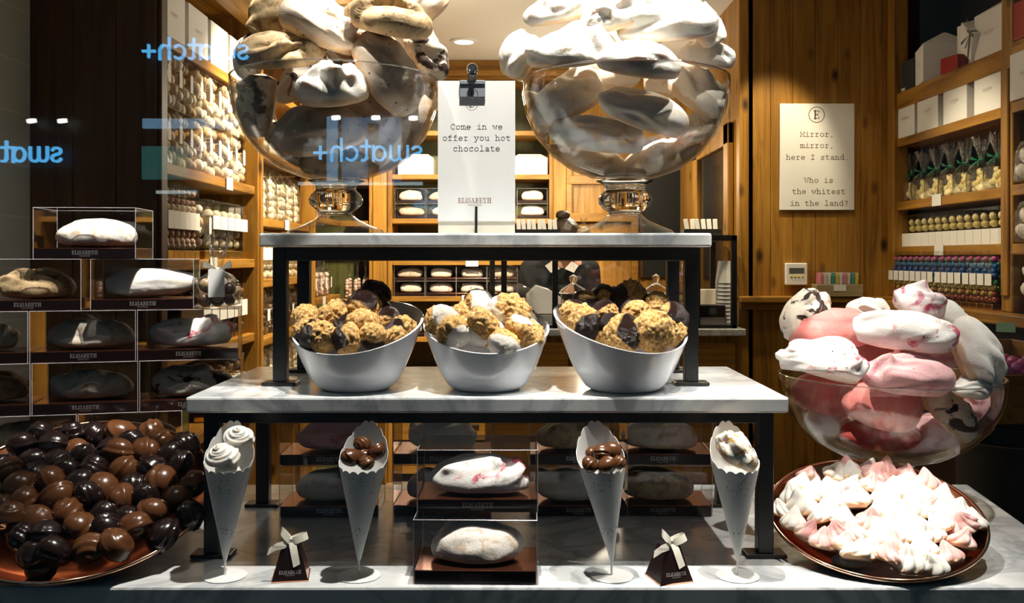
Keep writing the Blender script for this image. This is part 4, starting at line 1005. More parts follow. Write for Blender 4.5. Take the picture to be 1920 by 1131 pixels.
# ------------------------------------------------------------------ paper cones in their holders
def cone_holder(label, px, lean, az):
    d = BASE_D = 1.300
    t = thing('cone_holder', label, 'paper cone in holder', (W(px, 0, d).x, d, BASE + 0.0004), (0, 0, az))
    MB().lathe([(0, 0), (0.0295, 0), (0.0300, 0.0010), (0.0290, 0.0018), (0, 0.0018)], 48).build('base', M_PAPER, t, smooth=40)
    MB().lathe([(0, 0.0015), (0.0016, 0.0015), (0.0016, 0.034), (0, 0.034)], 12).build('stem', M_PAPER, t, smooth=40)
    n, m = 120, 24; vs = []; zt0 = 0.022
    for side, off in ((0, 0.0), (1, 0.0006)):
        for j in range(m + 1):
            s = j / m
            for k in range(n):
                a = 2 * PI * k / n
                back = 0.5 * (1 + math.sin(a))                               # 0 at the street side, 1 at the back
                top = 0.147 + 0.060 * back ** 2.2 + 0.0042 * abs(math.sin(a * 8)) ** 0.7
                z = zt0 + (top - zt0) * s
                r = max(0.0006, 0.0022 + 0.0295 * (z - zt0) / 0.126 - off)
                if z > 0.155: r -= 0.30 * (z - 0.155) * back
                vs.append((r * math.cos(a) + lean * (z - zt0), r * math.sin(a) + 0.04 * (z - zt0), z))
    N = (m + 1) * n; fs = []
    for j in range(m):
        for k in range(n):
            k2 = (k + 1) % n
            fs.append((j * n + k, j * n + k2, (j + 1) * n + k2, (j + 1) * n + k)); fs.append((N + j * n + k2, N + j * n + k, N + (j + 1) * n + k, N + (j + 1) * n + k2))
    for k in range(n):
        k2 = (k + 1) % n; fs.append((m * n + k, m * n + k2, N + m * n + k2, N + m * n + k)); fs.append((k2, k, N + k, N + k2))
    cone = MB().add(vs, fs).build('paper_cone', M_PAPER, t, smooth=60)
    # punched holes
    hb = MB(); rg = random.Random(px)
    def hole(a, z):
        r = 0.0022 + 0.0295 * (z - zt0) / 0.126 + 0.00015
        p = Vector((r * math.cos(a) + lean * (z - zt0), r * math.sin(a) + 0.04 * (z - zt0), z))
        e1 = Vector((-math.sin(a), math.cos(a), 0)); e2 = Vector((math.cos(a) * 0.25, math.sin(a) * 0.25, 1)).normalized(); rad = 0.00075
        hb.add([p + rad * (math.cos(2 * PI * q / 6) * e1 + math.sin(2 * PI * q / 6) * e2) for q in range(6)], [tuple(range(6))])
    for az_ in (-2.35, -1.85, -1.35, -0.75):
        for cz in (0.132, 0.066):
            for q in range(7 if cz > 0.1 else 4):
                hole(az_ + rg.uniform(-0.18, 0.18), cz + rg.uniform(-0.014, 0.010) * (1 if cz > .1 else .5))
    hb.build('punched_hole', M_INK, cone, smooth=0)
    # glued seam of the cone
    sm = MB(); pts = []
    for i in range(13):
        s = i / 12; z = 0.150 - 0.030 * s; a = -1.25 - 0.9 * s
        r = 0.0022 + 0.0295 * (z - zt0) / 0.126 + 0.0002
        pts.append((r * math.cos(a) + lean * (z - zt0), r * math.sin(a) + 0.04 * (z - zt0), z))
    sm.tube(pts, 0.00022, 4).build('seam', M_FAINT, cone, smooth=0)
    return t
cone_holder('white paper cone at the far left in a wire holder, holding two swirled meringues', 422, 0.03, 0.12)
cone_holder('white paper cone in a wire holder left of the boxes, holding chocolates', 673, 0.035, -0.05)
cone_holder('white paper cone in a wire holder right of the boxes, holding chocolates', 1147, -0.10, 0.05)
cone_holder('white paper cone at the far right in a wire holder, holding a broken meringue', 1383, -0.01, 0.18)
def swirl_mesh(seed, mat):
    n = 40; m = 150; vs = []; fs = []
    # a piped rosette: a thick rope wound up into a cone
    for j in range(m + 1):
        s = j / m; a = s * 2 * PI * 3.1; rad = 0.62 * (1 - s) ** 0.8; z = -0.25 + 0.85 * s
        c = Vector((rad * math.cos(a), rad * math.sin(a), z)); th = 0.40 * (1 - 0.72 * s)
        e1 = Vector((math.cos(a), math.sin(a), 0)); e2 = Vector((0, 0, 1))
        for k in range(n):
            b = 2 * PI * k / n; r = th * (1 + 0.10 * math.cos(7 * b + 3 * a))
            vs.append(c + r * (math.cos(b) * e1 + math.sin(b) * e2))
    for j in range(m):
        for k in range(n):
            k2 = (k + 1) % n; fs.append((j * n + k, j * n + k2, (j + 1) * n + k2, (j + 1) * n + k))
    fs.append(tuple(range(n))[::-1]); fs.append(tuple(m * n + k for k in range(n)))
    return mesh_from('piped_meringue', vs, fs, mat)
MER_SWIRL = m_meringue('swirled_meringue_with_cocoa_nibs', (0.88, 0.84, 0.78), (0.84, 0.72, 0.52), 0.3, speck=0.45, speck_col=(0.06, 0.025, 0.015), bake=(0.8, 0.7, 0.55))
s1 = swirl_mesh(1, MER_SWIRL)
for (px, py, r, d, lab) in ((446, 818, 30, 1.312, 'upper of two swirled meringues with cocoa nibs in the far left cone'), (414, 853, 34, 1.290, 'lower of two swirled meringues with cocoa nibs in the far left cone')):
    tag(link_mesh('piped_meringue', s1, None, W(px, py, d), (0.5, 0.2, px), (r * d / F,) * 3), lab, 'meringue', 'swirled meringues in the far left cone')
tag(link_mesh('piped_meringue', s1, None, W(430, 880, 1.30), (0.2, 0.2, 1), (0.020,) * 3), 'swirled meringue buried under two others in the far left cone', 'meringue', 'swirled meringues in the far left cone')
rng = random.Random(8)
for grp, cone_, lst in (('chocolates in the cone left of the boxes', 'in the cone left of the boxes', [(658, 858, 20, 1.285, 'left'), (679, 834, 18, 1.312, 'rear'), (706, 848, 18, 1.30, 'right'), (688, 868, 16, 1.282, 'front'), (682, 856, 18, 1.305, 'middle')]),
                        ('chocolates in the cone right of the boxes', 'in the cone right of the boxes', [(1106, 870, 17, 1.285, 'left front'), (1110, 851, 15, 1.31, 'left rear'), (1129, 849, 19, 1.298, 'largest middle'), (1149, 846, 18, 1.312, 'rear right'), (1139, 872, 20, 1.280, 'front'), (1161, 867, 15, 1.296, 'right end')])):
    for px, py, r, d, wd_ in lst:
        s = r * d / F
        tag(link_mesh('chocolate', rng.choice(CM), None, W(px, py, d), (rng.uniform(-.8, .8), rng.uniform(-.8, .8), rng.uniform(-3, 3)), (s, s, s)), f'{wd_} milk chocolate dome {cone_}', 'chocolate', grp)
MER_BROKEN = m_meringue('broken_meringue', (0.88, 0.85, 0.80), (0.62, 0.36, 0.10), 0.45, 2.2, speck=0.4, sharp=0.06)
meringue(1378, 842, 36, 30, -40, 1.300, MER_BROKEN, 'broken white meringue with caramel inside in the far right cone', folds=0.2, peaks=2, pitch=0.4)
meringue(1400, 862, 24, 20, -30, 1.292, MER_BROKEN, 'small meringue shard leaning out of the far right cone', folds=0.2, peaks=1, pitch=0.4)

# ------------------------------------------------------------------ little pyramid boxes with ribbon bows
def pyramid_box(label, px, py, d, az, bow=1):
    c = W(px, py, d)
    t = thing('pyramid_gift_box', label, 'gift box', (c.x, d, BASE + 0.0004), (0, 0, az))
    a, b, h = 0.0245, 0.0115, 0.047
    vs = [(-a, -a, 0.001), (a, -a, 0.001), (a, a, 0.001), (-a, a, 0.001), (-b, -b, h), (b, -b, h), (b, b, h), (-b, b, h)]
    body = MB().add(vs, [(0, 3, 2, 1), (4, 5, 6, 7), (0, 1, 5, 4), (2, 3, 7, 6), (3, 0, 4, 7)], 0).add(vs, [(1, 2, 6, 5)], 1)
    body.build('box_body', [M_CASEBLK, M_COPPER], t, smooth=0, bevel=0.0008)
    MB().box(-a - 0.0006, a + 0.0006, -a - 0.0006, a + 0.0006, 0, 0.0016).build('bottom_edge', M_COPPER, t, smooth=0)
    lg = logo_lettering('logo', 0.030, M_FOIL, t, (0, -0.0228, 0.0105)); lg.rotation_euler = (-math.atan2(a - b, h), 0, 0)
    rb = MB()
    def band(pts, w):
        n = len(pts); vs = []
        for i, (p, up) in enumerate(pts):
            p = Vector(p); up = Vector(up).normalized(); vs += [p + up * w / 2, p - up * w / 2]
        rb.add(vs, [(2 * i, 2 * i + 1, 2 * i + 3, 2 * i + 2) for i in range(n - 1)])
    z = h + 0.004
    def loop(sx, lift):
        pts = []
        for i in range(13):
            u = i / 12 * 2 * PI
            pts.append(((sx * (0.012 - 0.012 * math.cos(u)), -0.006 - 0.0055 * math.sin(u), z + lift * (1 - math.cos(u)) * 0.5), (-0.35 * sx, 0.35, 1)))
        band(pts, 0.010)
    def tail(pts_xy, w=0.010):
        band([(p, u) for p, u in pts_xy], w)
    knot = MB(); knot.cbox((0, -0.006, z + 0.001), (0.008, 0.007, 0.008)).build('knot', M_RIBBON, t, smooth=0, bevel=0.002)
    tl = MB(); rb = tl
    tail([((0, -0.007, z), (0, 0.2, 1)), ((-0.008, -0.013, z - 0.003), (0, .3, 1)), ((-0.018, -0.016, z - 0.004), (0.1, .3, 1)), ((-0.030, -0.015, z - 0.011), (0.3, .3, 1))])
    tail([((0.002, -0.0085, z), (1, 0, 0)), ((0.004, -0.0145, z - 0.008), (1, 0, 0.1)), ((0.0065, -0.0185, z - 0.019), (1, 0, .2)), ((0.009, -0.0225, z - 0.030), (1, 0, .5))])
    tails = tl.build('ribbon_tail', M_RIBBON, t, smooth=80)
    lp = MB(); rb = lp
    loop(0.95, 0.007); loop(-0.55, 0.015)
    lp.build('ribbon_loop', M_RIBBON, t, smooth=80)
    # printing on the tails
    pr = MB(); Mx = Matrix.Translation((-0.0145, -0.0172, z - 0.0062)) @ Matrix.Rotation(0.17, 4, 'Y') @ Matrix.Rotation(-0.25, 4, 'X')
    slab_text(pr, 'ELiSABETH', 0.0042, 0, 0, Mx @ Matrix.Rotation(-0.05, 4, 'Y'), 0, 1.2)
    pr.build('ribbon_print', M_INK, tails, smooth=0)
    return t
pyramid_box('small dark pyramid box with ribbon bow left of the central boxes', 546, 1090, 1.300, 0.16)
pyramid_box('small dark pyramid box with ribbon bow right of the central boxes', 1254, 1096, 1.292, 0.30)

# ------------------------------------------------------------------ boxed meringues
BW, BD, BH = 0.166, 0.105, 0.0875
def meringue_box(label, loc, az, group, lettering=True, w=BW, dp=BD, h=BH, gain=1.0, base_mat=None, foil=None):
    t = thing('meringue_box', label, 'box', loc, (0, 0, az), group)
    hb = 0.0185
    MB().box(-w / 2, w / 2, 0, dp, 0.0006, hb).build('tray_base', base_mat or M_COPDARK, t, smooth=0, bevel=0.0008)
    MB().box(-w / 2 + 0.001, w / 2 - 0.001, -0.0007, -0.0001, 0.0014, hb - 0.0012).build('front_label', M_CASEBLK, t, smooth=0)
    mb = MB(); e = 0.0009
    x0, x1, y0, y1, z0, z1 = -w / 2 - e, w / 2 + e, -e * 2.2, dp + e, 0.0004, h
    vs = [(x0, y0, z0), (x1, y0, z0), (x1, y1, z0), (x0, y1, z0), (x0, y0, z1), (x1, y0, z1), (x1, y1, z1), (x0, y1, z1)]
    mb.add(vs, [(4, 5, 6, 7), (0, 1, 5, 4), (1, 2, 6, 5), (2, 3, 7, 6), (3, 0, 4, 7)])
    lid = mb.build('clear_lid', M_BOXG, t, smooth=0)
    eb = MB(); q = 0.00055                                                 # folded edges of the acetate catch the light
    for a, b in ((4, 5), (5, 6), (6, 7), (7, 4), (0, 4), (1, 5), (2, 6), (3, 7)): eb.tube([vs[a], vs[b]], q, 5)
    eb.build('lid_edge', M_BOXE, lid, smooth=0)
    if lettering:
        logo_lettering('logo', 0.043, foil or M_FOIL, t, (0, -0.00085, hb * 0.42), gain=gain)
    return t
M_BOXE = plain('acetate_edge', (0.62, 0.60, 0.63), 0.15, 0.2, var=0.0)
def boxed(label_box, label_mer, px, py, d, az, mat, group, folds=0.09, peaks=1, sub=5, lettering=True, size=1.0, loc=None, foil=None, lump=0.12):
    """px, py: the middle of the bottom front edge"""
    p = Vector(loc) if loc is not None else W(px, py, d)
    meringue_box(label_box, p, az, group, lettering, foil=foil)
    _mcount[0] += 1
    L = 0.066 * size
    me = meringue_mesh(4000 + _mcount[0] * 13, 0.62, 0.47, sub, folds, peaks, 0.08, lump, 'boxed_meringue', mat)
    zs_ = [v.co.z for v in me.vertices]
    L = min(L, 0.0645 / (max(zs_) - min(zs_)))
    yv = [v.co.y for v in me.vertices]; L = min(L, 0.098 / (max(yv) - min(yv)))
    off = Vector((0, BD / 2, 0.0195 - min(zs_) * L)); rot = Matrix.Rotation(az, 4, 'Z')
    o = link_mesh('boxed_meringue', me, None, p + rot @ off, (0, 0, az + (0.0 if _mcount[0] % 2 else PI)), (L, L, L))
    tag(o, label_mer, 'meringue', group + ' (contents)')
z1_ = BASE + 0.0003; GC = 'boxed meringues under the lower riser'
xc = W(891, 0, 1.27).x
boxed('lower of the two clear boxes in front, at the middle of the slab', 'sugar-crusted meringue in the lower front box at the middle', 0, 0, 0, -0.02, MER_CRUMB, GC, folds=.03, peaks=0, loc=(xc, 1.268, z1_), foil=plain('dull_foil_print', (0.16, 0.10, 0.09), 0.4))
boxed('upper of the two clear boxes in front, stacked at the middle of the slab', 'berry-streaked meringue in the upper front box at the middle', 0, 0, 0, 0.0, MER_PINKW, GC, folds=.12, loc=(xc + 0.002, 1.300, z1_ + BH + 0.0008))
k = 0
for ci, pxc in enumerate((617, 829, 1085, 1243)):
    d = 1.60 if ci != 0 else 1.595
    for rj in range(2):
        cw = ORD[ci]; rw = 'lower' if rj == 0 else 'upper'
        boxed(f'{rw} clear box in the {cw} stack from the left, at the shaded slab back', f'shaded meringue in the {rw} box of the {cw} stack at the slab back', 0, 0, 0, (0.03, -0.02, 0.02, -0.03)[ci],
              (MER_CREAM, MER_ROSE, MER_WHITE, MER_TAN)[(ci + rj) % 4], GC, sub=4, loc=(W(pxc, 0, d).x, d, z1_ + rj * (BH + 0.0008)))
# the pyramid of boxes at the left
AZ = R(13); GS = 'pyramid of boxed meringues at the left'
rot = Matrix.Rotation(AZ, 4, 'Z')
org = Vector((W(350, 0, 1.635).x, 1.635, 0))
stepx = BW + 0.005
rowsn = [4, 4, 4, 3, 2, 1]
mats = [MER_CREAM, MER_TAN, MER_WHITE, MER_PINKW, MER_CHOC, MER_CREAM]
# right-hand corner of each row in the photo (pixel, row from the bottom)
ends = [340, 340, 450, 446, 362, 256]
for r_i, n in enumerate(rowsn):
    z = z1_ + r_i * (BH + 0.0008)
    row = ORD[5 - r_i]
    # the right end of the row along the turned line through org
    ex = (ends[r_i] - CX) / F
    # solve org + rot@(u,0) such that x/y = ex
    cu, su = math.cos(AZ), math.sin(AZ)
    u = (ex * org.y - org.x) / (cu - ex * su)
    for c_i in range(n):
        uu = u - BW / 2 - c_i * stepx
        if r_i == 4 and c_i == 1: uu -= 0.012
        p = org + rot @ Vector((uu, 0, 0)); p.z = z
        if W(0, 0, 1).y and (p.x / p.y * F + CX) < -230: continue
        top = r_i == 5
        place = 'topmost box' if top else f'{ORD[c_i]} box from the right'
        az = AZ - (R(7) if top else 0)
        mat = {(5, 0): MER_CRUMB, (4, 0): MER_WHITE, (4, 1): MER_TAN, (3, 0): MER_PINKW, (3, 1): MER_CREAM, (3, 2): MER_CREAM, (2, 0): MER_CHOC, (2, 1): MER_CREAM}.get((r_i, c_i), MER_TAN)
        if top: bl, ml = 'topmost clear box of the pyramid of boxes at the left', 'almond-crusted meringue in the topmost box of the left pyramid'
        else: bl, ml = f'clear meringue box, {ORD[c_i]} from the right in {row} row down of the left pyramid', f'meringue in the {ORD[c_i]} box from the right, {row} row down of the left pyramid'
        boxed(bl, ml, 0, 0, 0, az, mat, GS, folds=0.05 if (r_i, c_i) in ((5, 0), (4, 0)) else 0.10, peaks=0 if r_i > 3 else 1, sub=5 if r_i >= 2 else 4, loc=p)
# ------------------------------------------------------------------ goods on the shelves
def ball_pile(rng, spots, r, shade, sub=2, squash=1.0, jit=0.2):
    """spots: centres; one mesh of many small sweets with a shade per sweet"""
    V, Fc = ico(sub); mb = MB(); sh = []
    for i, c in enumerate(spots):
        rr = r * rng.uniform(1 - jit, 1 + jit); q = Euler((rng.uniform(0, 3), rng.uniform(0, 3), rng.uniform(0, 3))).to_matrix()
        q = np.array(q)
        P = (V * np.array([1, 1, squash])) @ q.T * rr + np.array(c)
        mb.mesh_np(P, Fc); sh += [shade(c, rng)] * len(V)
    return mb, sh
def column_spots(rng, w, dpt, z0, z1, r, fill=0.86):
    out = []; z = z0 + r
    while z < z1 - r * 0.6:
        nx = max(1, int(w / (2 * r * fill))); ny = max(1, int(dpt / (2 * r * fill)))
        for i in range(nx):
            for j in range(ny):
                if nx > 2 and ny > 2 and 0 < i < nx - 1 and 0 < j < ny - 1: continue
                out.append(((i + 0.5) / nx * w - w / 2 + rng.uniform(-.2, .2) * r, (j + 0.5) / ny * dpt - dpt / 2 + rng.uniform(-.3, .3) * r, z + rng.uniform(-.45, .45) * r))
        z += 2 * r * fill
    return out
def tube_pack(name, label, w, dpt, h, fill_mat, r, shade, gold=0.0, band=None, tag_=False, seed=1, squash=1.0, group=None, sub=2, cap=None):
    """square clear tube of sweets standing on its bottom; front faces -Y"""
    rng = random.Random(seed); t = thing(name, label, 'sweets tube', (0, 0, -5), group=group)
    mb, sh = ball_pile(rng, column_spots(rng, w - 0.006, dpt - 0.006, gold + 0.002, h - 0.012, r), r, shade, sub, squash)
    mb.build('sweets', fill_mat, t, smooth=180, attr={'shade': sh})
    MB().box(-w / 2, w / 2, -dpt / 2, dpt / 2, 0.0005, h).build('clear_tube', M_TUBEG, t, smooth=0, bevel=0.003)
    if gold: MB().box(-w / 2 - 0.0006, w / 2 + 0.0006, -dpt / 2 - 0.0006, dpt / 2 + 0.0006, 0.0003, gold).build('gold_base', M_GOLD, t, smooth=0, bevel=0.002)
    if band: MB().box(-w / 2 - 0.0008, w / 2 + 0.0008, -dpt / 2 - 0.0008, dpt / 2 + 0.0008, band[0], band[1]).build('white_label', M_PAPER, t, smooth=0)
    if tag_:
        x = w * 0.12; MB().prism([(x - 0.012, 0), (x + 0.012, 0), (x + 0.012, 0.052), (x, 0.060), (x - 0.012, 0.052)], 0, 0.001, M=Matrix.Translation((0, -dpt / 2 - 0.0015, h * 0.42)) @ Matrix.Rotation(PI / 2, 4, 'X')).build('paper_tag', M_PAPER, t, smooth=0)
    if cap: MB().box(-w / 2 - 0.0006, w / 2 + 0.0006, -dpt / 2 - 0.0006, dpt / 2 + 0.0006, h - 0.012, h + 0.0006).build('cap', cap, t, smooth=0, bevel=0.002)
    return t
def bag_pack(name, label, w, dpt, h, fill_h, fill_mat, r, shade, seed=1, ribbon=None, tag_=None, squash=1.0, group=None, spots=None, cat='sweets bag'):
    """gathered cellophane bag of sweets"""
    rng = random.Random(seed); t = thing(name, label, cat, (0, 0, -5), group=group)
    if spots is None:
        spots = []
        for (x, y, z) in column_spots(rng, w * 0.86, dpt * 0.8, 0.004, fill_h, r):
            k = 1 - 0.35 * max(0, (z - fill_h * 0.6) / (fill_h * 0.4)); spots.append((x * k, y * k, z))
    mb, sh = ball_pile(rng, spots, r, shade, 2, squash)
    mb.build('sweets', fill_mat, t, smooth=180, attr={'shade': sh})
    # cellophane: body, neck, flared top, crumpled
    n = 28; prof = [(0.55, 0.001), (1.0, 0.006), (1.04, fill_h * 0.5), (0.98, fill_h * 0.85), (0.62, fill_h * 1.06), (0.20, fill_h * 1.22), (0.16, fill_h * 1.26), (0.34, fill_h * 1.26 + (h - fill_h * 1.26) * 0.4), (0.60, h)]
    vs = []
    for j, (k, z) in enumerate(prof):
        for i in range(n):
            a = 2 * PI * i / n; cr = 1 + (0.10 if j < 4 else 0.32) * math.sin(i * 2.9 + j * 1.7 + seed) * (0.5 + 0.5 * math.sin(i * 1.3 + seed))
            zz = z + (0.10 * h * math.sin(i * 1.9 + seed) * 0.5 if j == len(prof) - 1 else 0)
            c, s_ = math.cos(a), math.sin(a)
            vs.append((w / 2 * k * cr * math.copysign(abs(c) ** 0.75, c), dpt / 2 * k * cr * math.copysign(abs(s_) ** 0.75, s_), zz))
    fs = [(j * n + i, j * n + (i + 1) % n, (j + 1) * n + (i + 1) % n, (j + 1) * n + i) for j in range(len(prof) - 1) for i in range(n)]
    fs.append(tuple(range(n))[::-1])
    MB().add(vs, fs).build('cellophane', M_CELLO, t, smooth=25)
    zn = fill_h * 1.24
    if ribbon:
        rb = MB().lathe([(w * 0.085, zn - 0.004), (w * 0.10, zn), (w * 0.085, zn + 0.004)], 14)
        for s_ in (-1, 1):
            rb.add([(0, -w * 0.11, zn), (s_ * w * 0.30, -w * 0.20, zn + 0.018), (s_ * w * 0.34, -w * 0.16, zn + 0.004)], [(0, 1, 2)])
            rb.add([(0, -w * 0.115, zn), (s_ * w * 0.26, -w * 0.24, zn - 0.022), (s_ * w * 0.16, -w * 0.24, zn - 0.028)], [(0, 1, 2)])
        rb.build('ribbon', ribbon, t, smooth=0)
    if tag_:
        MB().box(-tag_[0] / 2, tag_[0] / 2, -dpt / 2 * 1.12 - 0.001, -dpt / 2 * 1.12, fill_h * 0.35, fill_h * 0.35 + tag_[1]).build('paper_tag', M_PAPER, t, smooth=0)
    return t
def place_row(proto, n, pos, rz, label, group, jitter=0.0, seed=0, rng=None, skip=()):
    """label(i) says which one; pos(i) where it stands"""
    rng = rng or random.Random(seed)
    q = -1
    for i in range(n):
        if i in skip: continue                                # wholly behind something else
        q += 1
        loc = pos(i); rr = rz + rng.uniform(-jitter, jitter)
        o = proto[i % len(proto)] if isinstance(proto, list) else proto
        if not o.get('_used'):
            o['_used'] = 1; o.location = loc; o.rotation_euler = (0, 0, rr); o['label'] = label(q); o['group'] = group
        else:
            c = dup(o, loc, (0, 0, rr), label(q), group)
E90 = PI / 2      # things on the left wall face +X
shade_mix = lambda c, r: r.random()
# --- left bay one
def leftz(h): return EYE + h + 0.0005
pr = [tube_pack('meringue_tube', 'x', 0.084, 0.084, 0.172, M_KISSMIX, 0.0225, shade_mix, tag_=True, seed=i, squash=0.78, cap=M_TUBEG) for i in range(3)]
for lvl in (0, 1):
    place_row(pr, 9, lambda i: (LX - 0.055, 2.80 + i * 0.098, leftz(LB1[1]) + lvl * 0.1735), E90,
              lambda i: f'clear tube of cream meringues, {ORD[i]} from the window in the {("lower", "upper")[lvl]} left layer', 'meringue tubes on the left shelf', 0.03, lvl + 3)
pr = tube_pack('slim_meringue_tube', 'x', 0.044, 0.06, 0.238, M_PINKMIX, 0.012, shade_mix, gold=0.028, band=(0.095, 0.150), seed=7, squash=0.8)
place_row(pr, 7, lambda i: (LX - 0.045, 2.785 + i * 0.0475, leftz(LB1[2])), E90, lambda i: f'slim gold-based tube of rose meringues, {ORD[i]} from the window', 'slim meringue tubes on the left shelf', skip=(0,))
pr = [tube_pack('meringue_tube', 'x', 0.078, 0.078, 0.205, M_KISSMIX, 0.021, shade_mix, gold=0.030, band=(0.105, 0.152) if i else None, seed=20 + i, squash=0.75, tag_=(i == 0)) for i in range(2)]
place_row([pr[0], pr[1], pr[1], pr[1], pr[1], pr[1]], 6, lambda i: (LX - 0.055, 3.19 + i * 0.085, leftz(LB1[2])), E90, lambda i: f'gold-based tube of white meringues, {ORD[i]} past the slim tubes on the left shelf', 'gold-based tubes on the left shelf')
pr = tube_pack('biscuit_tube', 'x', 0.075, 0.075, 0.20, M_DARKBALLS, 0.018, shade_mix, gold=0.02, band=(0.075, 0.135), seed=31, squash=0.4)
place_row(pr, 6, lambda i: (LX - 0.055, 3.18 + i * 0.088, leftz(LB1[3])), E90, lambda i: f'tube of dark biscuits, {ORD[i]} from the window, behind the box pyramid', 'biscuit tubes on the left shelf')
place_row(pr, 4, lambda i: (LX - 0.055, 3.30 + i * 0.095, leftz(LB1[4])), E90, lambda i: f'tube of dark biscuits, {ORD[i]} from the window on the lowest left shelf', 'biscuit tubes on the lowest left shelf')
def gable_box(label, w, dp, h, mat=None, text=M_FAINT, group=None, handle=0.035):
    t = thing('white_gable_box', label, 'gift box', (0, 0, -5), group=group)
    body = MB().box(-w / 2, w / 2, -dp / 2, dp / 2, 0.0004, h).build('box_body', mat or M_PAPER, t, smooth=0, bevel=0.001)
    # folded roof with a handle ridge
    vs = [(-w / 2, -dp / 2, h), (w / 2, -dp / 2, h), (w / 2, dp / 2, h), (-w / 2, dp / 2, h), (-w * 0.32, -0.006, h + handle), (w * 0.32, -0.006, h + handle), (w * 0.32, 0.006, h + handle), (-w * 0.32, 0.006, h + handle)]
    MB().add(vs, [(4, 5, 6, 7), (0, 1, 5, 4), (1, 2, 6, 5), (2, 3, 7, 6), (3, 0, 4, 7)]).build('folded_top', mat or M_PAPER, t, smooth=0)
    logo_lettering('logo', w * 0.34, text, t, (0, -dp / 2 - 0.0008, h * 0.50))
    return t
g = gable_box('x', 0.19, 0.22, 0.155)
place_row(g, 4, lambda i: (LX - 0.125, 2.86 + i * 0.222, leftz(LB1[0])), E90, lambda i: f'white gable gift box, {ORD[i]} from the window on the top left shelf', 'white gift boxes on the top left shelf')
price_ticket((LX + 0.003, 3.36, EYE + LB1[1] - 0.016), E90, 'white price ticket on the left shelf edge under the meringue tubes')
price_ticket((LX + 0.003, 3.18, EYE + LB1[2] - 0.016), E90, 'white price ticket on the left shelf edge under the gold-based tubes')
# --- left bay two
sb = lambda c, r: r.uniform(0.2, 1)
pb = [bag_pack('ball_bag', 'x', 0.135, 0.09, 0.27, 0.195, M_BALLS, 0.0165, sb, seed=40 + i) for i in range(3)]
place_row(pb, 6, lambda i: (LX - 0.075, 3.86 + i * 0.148, leftz(LB2[2])), E90, lambda i: f'bag of white balls, {ORD[i]} from the window, shelf behind left bowl foot', 'ball bags behind the left bowl', 0.15, 2, skip=(0,))
pt = tube_pack('ball_tube', 'x', 0.088, 0.08, 0.20, M_BALLS, 0.0165, sb, seed=47, band=(0.08, 0.13))
place_row(pt, 9, lambda i: (LX - 0.055, 3.83 + i * 0.097, leftz(LB2[3])), E90, lambda i: f'tube of gold balls, {ORD[i]} from the window behind the left riser leg', 'ball tubes behind the left riser leg', skip=(0, 4, 5, 8))
pd = [bag_pack('chocolate_bag', 'x', 0.135, 0.09, 0.235, 0.175, M_DARKBALLS, 0.015, sb, seed=50 + i, tag_=(0.045, 0.05)) for i in range(2)]
place_row(pd, 6, lambda i: (LX - 0.075, 3.86 + i * 0.148, leftz(LB2[4])), E90, lambda i: f'tagged bag of dark chocolates, {ORD[i]} from the window behind the left riser leg', 'chocolate bags behind the left riser leg', 0.12, 5, skip=(0, 3))
place_row(pb, 6, lambda i: (LX - 0.075, 3.86 + i * 0.148, leftz(LB2[5])), E90, lambda i: f'bag of pale balls, {ORD[i]} from the window, lowest shelf behind the left riser', 'ball bags on the lowest shelf', 0.15, 8, skip=(0,))
place_row(pb, 6, lambda i: (LX - 0.075, 3.86 + i * 0.148, leftz(LB2[1])), E90, lambda i: f'bag of pale balls, {ORD[i]} from the window, shelf above the left bowl rim', 'ball bags on the high left shelf', 0.15, 9, skip=(0, 3, 4, 5))
price_ticket((LX + 0.003, 4.22, EYE + LB2[2] - 0.016), E90, 'white price ticket under the bags of gold balls')
# --- left bay three and the corner
spk = lambda c, r: r.random() * 0.7
pk = [bag_pack('rose_bag', 'x', 0.12, 0.08, 0.27, 0.13, M_PINKMIX, 0.014, spk, seed=60 + i, tag_=(0.03, 0.06)) for i in range(2)]
place_row(pk, 5, lambda i: (LX - 0.07, 4.84 + i * 0.14, leftz(LB3[3])), E90, lambda i: f'bag of rose meringues, {ORD[i]} from the window, far shelf below the top slab', 'rose bags on the far left shelf', 0.15, 3, skip=(0,))
place_row(pk, 5, lambda i: (LX - 0.07, 4.84 + i * 0.14, leftz(LB3[2])), E90, lambda i: f'bag of rose meringues, {ORD[i]} from the window, far shelf beside the bowl stem', 'rose bags beside the bowl stem', 0.15, 4, skip=(0,))
pn = bag_pack('rose_bag', 'x', 0.046, 0.06, 0.24, 0.12, M_PINKMIX, 0.011, spk, seed=66)
place_row(pn, 3, lambda i: (LX + 0.035 + i * 0.052, BACKY + 0.08, EYE - 0.25 + 0.0005), 0, lambda i: f'slim clear bag of rose meringues, {ORD[i]} from the left in the corner niche', 'rose bags in the corner niche', 0.1, 5)
price_ticket((LX + 0.003, 5.05, EYE + LB3[3] - 0.016), E90, 'white price ticket under the far left shelf of rose bags')
